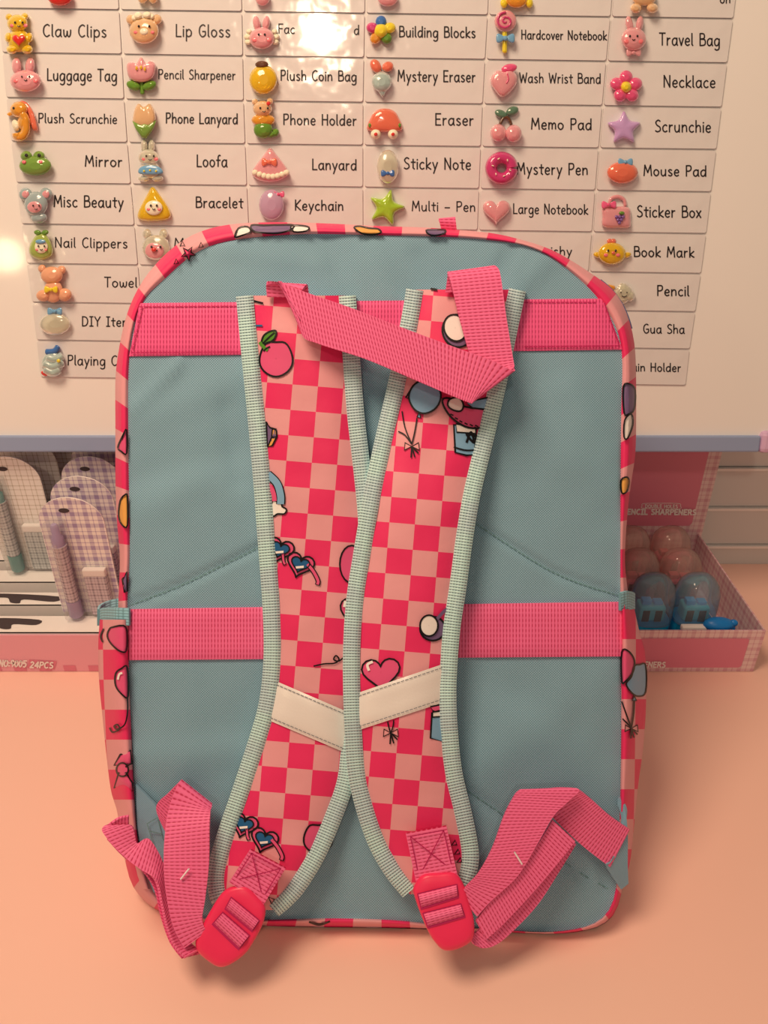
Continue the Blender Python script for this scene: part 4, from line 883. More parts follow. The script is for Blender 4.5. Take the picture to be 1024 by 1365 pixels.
# printed bits that show on the rim
mo = lambda pts, fill, hw=1.1: motif(mb, crom(pts, 3, True) if 4 < len(pts) < 10 else pts, rim_at, M['ink_' + fill] if fill else None, hw)
mo([(335, 300), (352, 300), (372, 299.5), (392, 300), (386, 307), (370, 311), (352, 310.5), (338, 308)], 'purple'); mo([(388, 301), (402, 300.5), (412, 303), (408, 308), (392, 309)], 'white'); mo([(318, 304), (330, 302), (334, 309), (322, 314), (313, 316)], 'white')
mo([(472, 303), (480, 301.5), (492, 304), (504, 305), (508, 310), (496, 313), (482, 311)], 'orange'); mo([(568, 307), (580, 306), (594, 306.5), (590, 312), (575, 314)], 'purple')
mo(star(251, 338, 10, 4, 5, -60), 'mpink', 1.2)
for tx, ty in ((235, 349), (243, 325), (268, 327)): mo([(tx - 3, ty + 3), (tx + 3, ty + 2), (tx, ty - 4)], None, 0.9)
mo([(831, 515), (840, 512), (847, 520), (846, 545), (838, 552), (832, 550)], 'purple'); mo([(833, 560), (842, 552), (844, 566), (837, 584), (832, 582)], 'white')
mo([(828, 640), (836, 636), (839, 642), (836, 655), (829, 657)], 'orange')
mo([(157, 596), (164, 580), (169, 573), (169, 604), (162, 602)], 'pink'); mo([(160, 668), (166, 660), (170, 662), (170, 700), (163, 700), (158, 688)], 'orange'); mo([(163, 772), (169, 762), (170, 788), (166, 790)], 'purple')
for x0, x1 in ((318, 332), (412, 440), (640, 655)): inkline(mb, [(x0, 1229), ((x0 + x1) / 2, 1233), (x1, 1228)], rim_at, 1.3)
mb.build('gusset', bag)
# zip along the far side of the rim, seen at the right shoulder
def edge_tube(mb, pts, r, mat):
    rows = []
    for i, p in enumerate(pts):
        a, b = pts[max(i - 1, 0)], pts[min(i + 1, len(pts) - 1)]; t = (b - a).normalized(); u = t.cross(pn).normalized(); v = t.cross(u)
        rows.append([p + u * r * math.cos(2 * math.pi * j / 8) + v * r * math.sin(2 * math.pi * j / 8) for j in range(8)])
    mb.grid(rows, mat, closed_v=True)
mb = MB(); zp = [(800, 374), (815, 387), (828, 405), (836, 422), (841, 438)]
edge_tube(mb, [BG.at(x - 0.5, y + 0.5, -0.0235) for x, y in crom(zp, 5)], 0.0014, M['zip']); mb.build('zip', bag)

# general webbing ribbon: pairs of edge points (x, y, lift) seen in the photo
def ribbon(name, pairs, mat, parent, th=0.0016, n=8, plane=None, smooth=True, backmat=None):
    plane = plane or BG
    pr = crom(pairs, n) if smooth and len(pairs) > 2 else crom(pairs, n)
    K = 6; top = []
    for (ax, ay, aw, bx, by, bw_) in pr:
        A, B = plane.at(ax, ay, aw), plane.at(bx, by, bw_)
        top.append([A + (B - A) * (k / K) for k in range(K + 1)])
    N = len(top); nr = []
    for i in range(N):
        t = top[min(i + 1, N - 1)][K // 2] - top[max(i - 1, 0)][K // 2]
        w = top[i][K] - top[i][0]; v = t.cross(w); nr.append(v.normalized() if v.length > 1e-9 else pn.copy())
    for i in range(1, N):
        if nr[i].dot(nr[i - 1]) < 0: nr[i] = -nr[i]
    U = [0]
    for i in range(1, N): U.append(U[-1] + (top[i][K // 2] - top[i - 1][K // 2]).length)
    uv = [[(U[i], (top[i][k] - top[i][0]).length) for k in range(K + 1)] for i in range(N)]
    lo = [[p + nr[i] * th for p in top[i]] for i in range(N)]
    up = top
    mb = MB()
    mb.grid(up, mat, uv); mb.grid(lo, backmat or mat, uv, flip=True)
    mb.grid([[r[0] for r in up], [r[0] for r in lo]], mat, [[(U[i], 0) for i in range(N)], [(U[i], 0.0016) for i in range(N)]])
    mb.grid([[r[-1] for r in up], [r[-1] for r in lo]], mat, [[(U[i], 0) for i in range(N)], [(U[i], 0.0016) for i in range(N)]], flip=True)
    mb.grid([up[0], lo[0]], mat, [uv[0], uv[0]]); mb.grid([up[-1], lo[-1]], mat, [uv[-1], uv[-1]], flip=True)
    return mb, mb.build(name, parent)

# wide flat bands sewn across the panel
def band(name, top, bot, mat, lift, stitch):
    mb = MB(); rows = []; uvs = []; n = 60
    for j in range(9):
        row = []; ur = []
        for i in range(n + 1):
            t = i / n; ax, ay = [a + (b - a) * t for a, b in zip(top[0], top[1])]; bx, by = [a + (b - a) * t for a, b in zip(bot[0], bot[1])]
            f = j / 8; x, y = ax + (bx - ax) * f, ay + (by - ay) * f
            e = 0.0 if j in (0, 8) or i in (0, n) else 1
            row.append(BG.at(x, y, max(panel_w(x, y), 0) + (lift if e else lift - 0.0012))); ur.append((x * MP, -y * MP))
        rows.append(row); uvs.append(ur)
    mb.grid(rows, mat, uvs, flip=True)
    base = [[BG.at(*q, panel_w(*q) - 0.001) for q in ((top[0][0] + (top[1][0] - top[0][0]) * i / n, top[0][1] + (top[1][1] - top[0][1]) * i / n) for i in range(n + 1))], rows[0]]
    mb.grid(base, mat, [uvs[0], uvs[0]], flip=True)
    q = [(bot[0][0] + (bot[1][0] - bot[0][0]) * i / n, bot[0][1] + (bot[1][1] - bot[0][1]) * i / n) for i in range(n + 1)]
    mb.grid([rows[-1], [BG.at(*z, panel_w(*z) - 0.001) for z in q]], mat, [uvs[-1], uvs[-1]], flip=True)
    for ln in stitch:
        L = math.hypot(ln[1][0] - ln[0][0], ln[1][1] - ln[0][1]); s = 0
        while s < L - 4:
            a = [p + (r - p) * s / L for p, r in zip(*ln)]; b = [p + (r - p) * (s + 4) / L for p, r in zip(*ln)]
            stroke_ribbon(mb, [a, b], 0.8, lambda x, y: BG.at(x, y, max(panel_w(x, y), 0) + lift + 0.0003), M['threadpink']); s += 6
    return mb.build(name, bag)
band('top_band', [(186, 404), (804, 398)], [(172, 475), (830, 466)], M['webdark'], 0.0022, [[(186, 409), (345, 408)], [(176, 470), (345, 469)], [(190, 409), (176, 470)], [(700, 403), (800, 403)], [(700, 462), (826, 461)], [(806, 404), (826, 461)]])
band('luggage_band', [(170, 812), (832, 802)], [(172, 880), (829, 875)], M['web'], 0.0028, [])

# ------------------------------------------------------------ shoulder straps
LSL = [(326, 394), (333, 470), (341, 550), (349, 640), (355, 720), (361, 800), (363, 860), (361, 905), (355, 945), (343, 987), (319, 1060), (298, 1122), (288, 1165), (291, 1196), (302, 1208)]
LSR = [(463, 394), (468, 470), (474, 550), (483, 630), (489, 700), (488, 780), (484, 860), (477, 930), (466, 1000), (461, 1040), (448, 1080), (423, 1138), (393, 1186), (364, 1213)]
RSL = [(553, 386), (545, 433), (528, 515), (511, 588), (496, 660), (482, 741), (473, 801), (469, 862), (469, 922), (471, 974), (477, 1041), (497, 1111), (520, 1156), (546, 1189)]
RSR = [(690, 386), (678, 442), (663, 515), (646, 588), (630, 655), (620, 712), (610, 786), (603, 832), (599, 877), (597, 925), (599, 974), (605, 1030), (618, 1086), (627, 1138), (622, 1172), (614, 1192)]
class Strap:
    def __init__(s, L, Rr, y0, y1, base):
        s.Lp = crom(L, 8); s.Rp = crom(Rr, 8); s.y0, s.y1, s.base = y0, y1, base
    def edges(s, y): return interp(s.Lp, y), interp(s.Rp, y)
    def w(s, px, py):
        xl_, xr_ = s.edges(py); f = max(0, min(1, (px - xl_) / max(xr_ - xl_, 1)))
        return s.base(py) + 0.0070 * (1 - abs(2 * f - 1) ** 3) + 0.0008 * noise.noise(Vector((px / 40, py / 40, 9.3)))
    def at(s, px, py, off=0.0): return BG.at(px, py, s.w(px, py) + off)
def lerp_tab(tab): return lambda y: interp([(v, k) for k, v in tab], y)
bl = lerp_tab([(380, 0.0065), (450, 0.0085), (700, 0.0085), (1000, 0.0085), (1100, 0.010), (1230, 0.016)])
br = lerp_tab([(380, 0.0065), (450, 0.0085), (560, 0.010), (680, 0.0165), (960, 0.0175), (1060, 0.013), (1130, 0.011), (1230, 0.015)])
SL = Strap(LSL, LSR, 394, 1213, bl); SR = Strap(RSL, RSR, 386, 1192, br)
ANG = R(4.6)
def strap_mesh(S, orig, sheet, flipc):
    mb = MB(); rows = []; uvs = []; n = 100; m = 18
    ca, sa = math.cos(ANG), math.sin(ANG)
    for i in range(n + 1):
        y = S.y0 + (S.y1 - S.y0) * i / n; xl_, xr_ = S.edges(y); row = []; ur = []
        for j in range(m + 1):
            x = xl_ + (xr_ - xl_) * j / m; row.append(S.at(x, y))
            dx, dy = x - orig[0], y - orig[1]; ur.append(((dx * ca + dy * sa) / 34 + flipc, -(-dx * sa + dy * ca) / 34))
        rows.append(row); uvs.append(ur)
    mb.grid(rows, M['check'], uvs, flip=True)
    low = [[BG.at(S.edges(S.y0 + (S.y1 - S.y0) * i / n)[0] * (1 - j / m) + S.edges(S.y0 + (S.y1 - S.y0) * i / n)[1] * j / m, S.y0 + (S.y1 - S.y0) * i / n, S.base(S.y0 + (S.y1 - S.y0) * i / n) - 0.004) for j in range(m + 1)] for i in range(n + 1)]
    mb.grid(low, M['tab'], None)
    mb.grid([[r[0] for r in rows], [r[0] for r in low]], M['tab']); mb.grid([[r[-1] for r in rows], [r[-1] for r in low]], M['tab'], flip=True)
    mb.grid([rows[0], low[0]], M['tab'], flip=True); mb.grid([rows[-1], low[-1]], M['tab'])
    return mb
def binding(path, y0, y1, S, parent, hw=11.5, lift=0.0022):
    mb = MB(); c = [p for p in crom(path, 8)]; K = 8; rows = []; uvs = []; U = 0; prev = None; low = []
    for i, p in enumerate(c):
        a, b = c[max(i - 1, 0)], c[min(i + 1, len(c) - 1)]; dx, dy = b[0] - a[0], b[1] - a[1]; d = math.hypot(dx, dy)
        nx, ny = -dy / d, dx / d
        if prev: U += math.hypot(p[0] - prev[0], p[1] - prev[1]) * MP
        prev = p; row = []; ur = []
        w0 = S.base(p[1])
        for k in range(K + 1):
            s = 2 * k / K - 1
            ridge = 0.0006 * math.exp(-((s - 0.25) / 0.2) ** 2)
            row.append(BG.at(p[0] + nx * hw * s, p[1] + ny * hw * s, w0 + 0.0020 + lift * (1 - abs(s) ** 3.0) + 0.0015 - ridge)); ur.append((U, s * hw * MP))
        rows.append(row); uvs.append(ur)
        low.append([BG.at(p[0] + nx * hw * 0.97 * s, p[1] + ny * hw * 0.97 * s, w0 - 0.0035) for s in (-1, 1)])
    mb.grid(rows, M['bind'], uvs)
    mb.grid([[r[0] for r in rows], [r[0] for r in low]], M['bind'], [[u[0] for u in uvs], [(u[0][0], u[0][1] - 0.004) for u in uvs]]); mb.grid([[r[-1] for r in rows], [r[-1] for r in low]], M['bind'], [[u[-1] for u in uvs], [(u[-1][0], u[-1][1] + 0.004) for u in uvs]])
    mb.grid(low, M['bind'], None, flip=True)
    mb.face([mb.vert(p) for p in rows[0]] + [mb.vert(low[0][1]), mb.vert(low[0][0])], M['bind'])
    mb.face([mb.vert(p) for p in rows[-1]] + [mb.vert(low[-1][1]), mb.vert(low[-1][0])], M['bind'])
    return mb.build('edge_binding', parent)
I = lambda k: M['ink_' + k]
def apple(mb, fn, cx, cy, rx, ry):
    pts = [(cx + rx * math.cos(a) * (1 + 0.05 * math.sin(3 * a)), cy + ry * math.sin(a) + (4 * math.exp(-((a - 1.5 * math.pi) / 0.45) ** 2))) for a in (2 * math.pi * i / 32 for i in range(32))]
    motif(mb, pts, fn, I('pink'), 1.2)
def sunglasses(mb, fn, dx, dy):
    q = lambda pts: [(x + dx, y + dy) for x, y in pts]
    inkline(mb, q([(410, 752), (418, 762), (424, 774), (423, 780)]), fn, 3.4); inkline(mb, q([(410, 752), (418, 762), (424, 774), (423, 779)]), lambda x, y, o: fn(x, y, o + 0.0003), 1.9, I('pink'))
    inkline(mb, q([(377, 738), (378, 748), (380, 753)]), fn, 2.6); inkline(mb, q([(377, 738), (378, 748), (380, 752)]), lambda x, y, o: fn(x, y, o + 0.0003), 1.3, I('pink'))
    for (hx, hy, s) in ((400, 752, 1), (373, 732, 1)):
        motif(mb, q(heart(hx, hy, 37 * s, 33 * s, 18)), fn, I('pink'), 1.2)
        motif(mb, q(heart(hx, hy, 25 * s, 21 * s, 18)), lambda x, y, o: fn(x, y, o + 0.0004), I('navy'), 0.9)
        fillpoly(mb, q([(hx - 6, hy + 3), (hx + 5, hy + 2), (hx + 5, hy + 5), (hx - 5, hy + 6)]), lambda x, y: fn(x, y, 0.0017), I('white'))
def balloon_bow(mb, fn, x, y, s=1.0):
    motif(mb, [(x, y), (x - 9 * s, y - 5 * s), (x - 10 * s, y + 5 * s)], fn, I('ltpink'), 1.0); motif(mb, [(x, y), (x + 9 * s, y - 5 * s), (x + 10 * s, y + 5 * s)], fn, I('ltpink'), 1.0)
    for e in ((-1, 15), (4, 14), (9, 9)): inkline(mb, [(x, y), (x + e[0] * .6 * s, y + e[1] * .6 * s), (x + e[0] * s, y + e[1] * s)], fn, 1.0)
# left strap
mb = strap_mesh(SL, (390, 512.5), None, 1); fn = SL.at
apple(mb, fn, 368, 477, 22, 25)
motif(mb, crom([(349, 458), (351, 448), (359, 442), (368, 441), (366, 451), (358, 457)], 4, True), fn, I('green'), 1.1); inkline(mb, [(346, 456), (352, 463), (357, 467)], fn, 2.2, I('green')); inkline(mb, [(350, 458), (358, 450), (366, 443)], fn, 0.9)
inkline(mb, [(351, 468), (356, 464), (360, 462)], fn, 1.1)
inkline(mb, [(338, 401), (350, 404)], fn, 1.2); inkline(mb, [(340, 434), (349, 434)], fn, 1.2, I('navy'))
motif(mb, [(355, 562), (360, 570), (368, 572), (369, 582), (363, 594), (356, 596)], fn, I('purple'), 1.1); motif(mb, [(363, 572), (368, 573), (369, 582), (362, 582)], fn, I('orange'), 0.9); motif(mb, [(362, 583), (368, 584), (363, 594), (357, 595)], fn, I('orange'), 0.9)
inkline(mb, [(357, 632), (369, 644), (374, 660), (374, 672)], fn, 6.0); inkline(mb, [(357, 632), (369, 644), (374, 660), (374, 672)], lambda x, y, o: fn(x, y, o + 0.0003), 4.6, I('blue')); inkline(mb, [(356, 644), (364, 656), (366, 668)], lambda x, y, o: fn(x, y, o + 0.0003), 3.0, I('pink'))
motif(mb, crom([(363, 668), (369, 668), (375, 669), (376, 675), (382, 679), (379, 685), (370, 685), (365, 688), (360, 684)], 3, True), fn, I('white'), 1.1)
sunglasses(mb, fn, 0, 0); sunglasses(mb, fn, -48, 367)
motif(mb, ell(469, 752, 16, 25), fn, I('pink'), 1.1); motif(mb, heart(472, 815, 38, 40, 8), fn, I('pink'), 1.1); inkline(mb, [(460, 802), (459, 808)], lambda x, y, o: fn(x, y, o + 0.0004), 1.6, I('white'))
inkline(mb, [(418, 888), (432, 885), (446, 884), (452, 879), (448, 874), (445, 879), (452, 881), (462, 873)], fn, 1.0)
apple(mb, fn, 424, 1117, 19, 21)
motif(mb, [(358, 1196), (366, 1199), (362, 1205)], fn, None, 1.0)
strapL = mb.build('shoulder_strap', bag)
# right strap
mb = strap_mesh(SR, (564, 563.5), None, 0); fn = SR.at
motif(mb, ell(610, 441, 20, 22, 24, -20), fn, I('purple'), 1.3); motif(mb, ell(607, 437, 15, 18, 24, -20), lambda x, y, o: fn(x, y, o + 0.0004), I('white'), 1.2); inkline(mb, [(598, 458), (597, 464)], fn, 1.4)
inkline(mb, [(575, 385), (582, 386)], fn, 1.4)
motif(mb, [(541, 530), (546, 522), (552, 513), (562, 510), (556, 524), (545, 531)], fn, I('pink'), 1.1)
motif(mb, [(559, 549), (556, 556), (561, 557)], fn, I('blue'), 1.1)
motif(mb, crom([(566, 506), (580, 512), (588, 526), (582, 543), (567, 551), (553, 546), (545, 530), (551, 514)], 4, True), lambda x, y, o: fn(x, y, o + 0.0012), I('blue'), 1.2)
inkline(mb, [(556, 557), (553, 575), (549, 592)], fn, 0.9); inkline(mb, [(536, 548), (540, 570), (549, 592)], fn, 0.9); inkline(mb, [(531, 575), (540, 580), (549, 592)], fn, 0.9)
balloon_bow(mb, fn, 549, 595)
motif(mb, [(605, 566), (635, 570), (633, 606), (622, 607), (607, 603)], fn, I('blue'), 1.3); motif(mb, [(608, 565), (634, 570), (634, 578), (609, 576)], lambda x, y, o: fn(x, y, o + 0.0003), I('white'), 1.0); inkline(mb, [(605, 596), (620, 600), (633, 600)], fn, 1.1)
inkline(mb, [(622, 590), (628, 576), (632, 590), (622, 578), (636, 582)], fn, 1.6)
motif(mb, crom([(590, 533), (600, 531), (620, 542), (650, 548), (645, 568), (625, 570), (606, 560), (594, 546)], 4, True), lambda x, y, o: fn(x, y, o + 0.0005), I('pink'), 1.3)
motif(mb, crom([(600, 532), (612, 530), (618, 540), (614, 548), (603, 546), (597, 540)], 4, True), lambda x, y, o: fn(x, y, o + 0.0010), I('white'), 1.2)
motif(mb, [(622, 536), (650, 530), (652, 546), (630, 544)], lambda x, y, o: fn(x, y, o + 0.0010), I('blue'), 1.2)
for (a, b) in ((601, 552), (607, 557), (613, 561), (620, 564), (627, 566), (634, 567)): inkline(mb, [(a, b), (a + 3, b + 1.5)], lambda x, y, o: fn(x, y, o + 0.0012), 0.9)
motif(mb, ell(577, 838, 17, 16, 24), fn, I('purple'), 1.3); motif(mb, ell(572, 834, 12, 14, 24), lambda x, y, o: fn(x, y, o + 0.0004), I('white'), 1.2); inkline(mb, [(582, 826), (592, 815), (604, 806)], fn, 2.2, I('purple'))
motif(mb, heart(508, 897, 51, 46, -4), fn, I('pink'), 1.2); inkline(mb, [(492, 894), (490, 886), (497, 882)], lambda x, y, o: fn(x, y, o + 0.0004), 1.7, I('white'))
inkline(mb, [(521, 978), (518, 968), (517, 962)], fn, 0.9); inkline(mb, [(521, 978), (524, 968), (525, 960)], fn, 0.9); balloon_bow(mb, fn, 521, 977)
motif(mb, [(576, 950), (592, 950), (592, 989), (574, 984)], fn, I('blue'), 1.2); motif(mb, [(577, 948), (592, 945), (592, 955), (577, 956)], lambda x, y, o: fn(x, y, o + 0.0003), I('white'), 1.1)
motif(mb, [(574, 942), (594, 938), (594, 947), (578, 949)], lambda x, y, o: fn(x, y, o + 0.0005), I('pink'), 1.1)
for tx, ty in ((606, 1124), (610, 1136), (613, 1147)): motif(mb, [(tx - 4, ty + 3), (tx + 3, ty + 2), (tx + 1, ty - 4)], fn, I('mpink'), 1.0)
strapR = mb.build('shoulder_strap', bag)
for S, st, paths in ((SL, strapL, (LSL, LSR)), (SR, strapR, (RSL, RSR))):
    for p in paths: binding(p, 0, 0, S, st)
# reflective strips
def reflective(S, quad, par):
    mb = MB(); rows = []
    for j in range(7):
        row = []
        for i in range(17):
            t, f = i / 16, j / 6
            a = [quad[0][k] + (quad[1][k] - quad[0][k]) * t for k in (0, 1)]; b = [quad[3][k] + (quad[2][k] - quad[3][k]) * t for k in (0, 1)]
            x, y = a[0] + (b[0] - a[0]) * f, a[1] + (b[1] - a[1]) * f
            row.append(S.at(x, y, 0.0018 if 0 < j < 6 else 0.0010))
        rows.append(row)
    mb.grid(rows, M['reflect'], flip=True)
    o = mb
    for (p, q, f) in ((quad[0], quad[1], 4.5), (quad[3], quad[2], -4.5)):
        L = math.hypot(q[0] - p[0], q[1] - p[1]); s = 2
        while s < L - 4:
            a = (p[0] + (q[0] - p[0]) * s / L, p[1] + (q[1] - p[1]) * s / L + f); b = (p[0] + (q[0] - p[0]) * (s + 4) / L, p[1] + (q[1] - p[1]) * (s + 4) / L + f)
            stroke_ribbon(mb, [a, b], 0.55, lambda x, y: S.at(x, y, 0.0021), M['threaddark']); s += 6
    r = mb.build('reflective_strip', par); r['label'] = 'silver reflective strip'
reflective(SL, [(366, 907), (466, 950), (462, 1004), (358, 960)], strapL)
reflective(SR, [(476, 924), (594, 884), (592, 936), (476, 974)], strapR)

# sewn webbing patches and ladder-lock buckles at the strap ends
def patch(quad, lift, par, name='buckle_webbing'):
    pr = [(quad[0][0], quad[0][1], lift[0], quad[1][0], quad[1][1], lift[0]), ((quad[0][0] + quad[3][0]) / 2, (quad[0][1] + quad[3][1]) / 2, (lift[0] + lift[1]) / 2, (quad[1][0] + quad[2][0]) / 2, (quad[1][1] + quad[2][1]) / 2, (lift[0] + lift[1]) / 2),
          (quad[3][0], quad[3][1], lift[1], quad[2][0], quad[2][1], lift[1])]
    mb, o = ribbon(name, pr, M['web'], par, 0.0018)
    s = MB(); c = [sum(p[k] for p in quad) / 4 for k in (0, 1)]
    q = [(c[0] + (p[0] - c[0]) * 0.82, c[1] + (p[1] - c[1]) * 0.82) for p in quad]
    lf = max(lift) + 0.0009
    for a, b in ((0, 1), (1, 2), (2, 3), (3, 0), (0, 2), (1, 3)):
        L = math.hypot(q[b][0] - q[a][0], q[b][1] - q[a][1]); t = 0
        while t < L - 2:
            stroke_ribbon(s, [(q[a][0] + (q[b][0] - q[a][0]) * u / L, q[a][1] + (q[b][1] - q[a][1]) * u / L) for u in (t, min(t + 3.6, L))], 0.75, lambda x, y: BG.at(x, y, lf), M['threadpink']); t += 5
    s.build('box_stitch', o)
    return o
def buckle(outline, wins, w0, w1, par):
    """outline in photo coordinates; wins: window quads from the strap end to the tip; w0, w1 lift at strap end / tip"""
    ys = [p[1] for p in outline]; y0, y1 = min(ys), max(ys)
    lf = lambda y: w0 + (w1 - w0) * (y - y0) / (y1 - y0)
    pts = crom(outline, 5, True); c = [sum(p[k] for p in pts) / len(pts) for k in (0, 1)]
    mb = MB(); rows = []
    for (k, h) in ((0.93, -0.0035), (1.0, -0.0015), (1.0, 0.0020), (0.96, 0.0042), (0.86, 0.0050), (0.6, 0.0048), (0.3, 0.0048), (0.02, 0.0048)):
        rows.append([BG.at(c[0] + (p[0] - c[0]) * k, c[1] + (p[1] - c[1]) * k, lf(c[1] + (p[1] - c[1]) * k) + h) for p in pts])
    mb.grid(rows, M['plastic'], closed_v=True, flip=False)
    mb.face([mb.vert(p) for p in rows[-1]], M['plastic']); mb.face([mb.vert(p) for p in rows[0]][::-1], M['plastic'])
    o = mb.build('buckle', par)
    for q in wins:
        # recess with dark rim, and the webbing looping through it
        s = MB(); s.face([s.vert(BG.at(x, y, lf(y) + 0.0053)) for x, y in q], M['threadpink'], None, False)
        e = [((q[0][k] + q[3][k]) / 2, (q[1][k] + q[2][k]) / 2) for k in (0, 1)]
        rows = []; uvs = []
        for i in range(9):
            f = 0.06 + 0.80 * i / 8; bul = 0.0020 * math.sin(math.pi * i / 8) + 0.0003
            row = []; ur = []
            for j in range(9):
                t = 0.03 + 0.94 * j / 8
                a = [q[0][k] + (q[1][k] - q[0][k]) * t for k in (0, 1)]; b = [q[3][k] + (q[2][k] - q[3][k]) * t for k in (0, 1)]
                x, y = a[0] + (b[0] - a[0]) * f, a[1] + (b[1] - a[1]) * f
                row.append(BG.at(x, y, lf(y) + 0.0054 + bul)); ur.append((i / 8 * 0.010, t * 0.024))
            rows.append(row); uvs.append(ur)
        s.grid(rows, M['web'], uvs, flip=True)
        s.build('threaded_webbing', par)
patch([(334, 1131), (381, 1156), (352, 1204), (306, 1175)], (0.026, 0.030), strapL)
buckle([(316, 1180), (331, 1182), (345, 1196), (354, 1210), (351, 1230), (340, 1252), (327, 1271), (308, 1285), (292, 1289), (276, 1280), (263, 1267), (262, 1249), (278, 1218), (297, 1189)],
       [[(308, 1195), (347, 1227), (336, 1243), (299, 1212)], [(297, 1215), (334, 1247), (318, 1267), (282, 1232)]], 0.027, 0.034, strapL)
patch([(541, 1110), (595, 1100), (610, 1166), (555, 1176)], (0.0225, 0.026), strapR)
buckle([(563, 1166), (585, 1163), (606, 1163), (618, 1178), (626, 1204), (632, 1228), (630, 1252), (613, 1264), (593, 1267), (580, 1256), (570, 1240), (561, 1219), (553, 1196), (551, 1183)],
       [[(556, 1191), (610, 1178), (612, 1197), (561, 1213)], [(563, 1217), (615, 1204), (621, 1223), (570, 1238)]], 0.0245, 0.032, strapR)

# ------------------------------------------------------------ carry handle, folded over to the right
ribbon('carry_handle', [(356, 396, 0.017, 412, 397, 0.017), (355, 385, 0.0185, 411, 389, 0.0185), (356, 379.5, 0.0205, 409, 383, 0.0205), (368, 378, 0.0235, 400, 398, 0.0235), (375, 377.5, 0.0255, 402, 445, 0.0255), (412, 391, 0.0275, 424, 458, 0.0265),
        (470, 411, 0.030, 486, 478, 0.030), (540, 438, 0.033, 555, 507, 0.033), (610, 464, 0.034, 604, 528, 0.034), (654, 480, 0.034, 627, 537, 0.034), (684, 494, 0.033, 629, 537.5, 0.033), (686, 491, 0.0305, 632, 532, 0.0305), (685, 487, 0.0285, 634, 500, 0.0285),
        (682, 470, 0.0275, 626, 474, 0.0275), (674, 420, 0.0265, 612, 424, 0.0265), (668, 376, 0.0255, 602, 382, 0.0255), (664, 361, 0.0235, 597, 368, 0.0235), (655, 360, 0.0200, 597, 369, 0.0200), (650, 386, 0.0175, 594, 390, 0.0175)], M['web'], bag, 0.0017, 6)
# small pink loop at the top edge
ribbon('hang_loop', [(588, 305, -0.022, 609, 306, -0.022), (586, 296, -0.020, 608, 297, -0.020), (585, 291, -0.020, 607, 289, -0.020)], M['web'], bag, 0.0016)

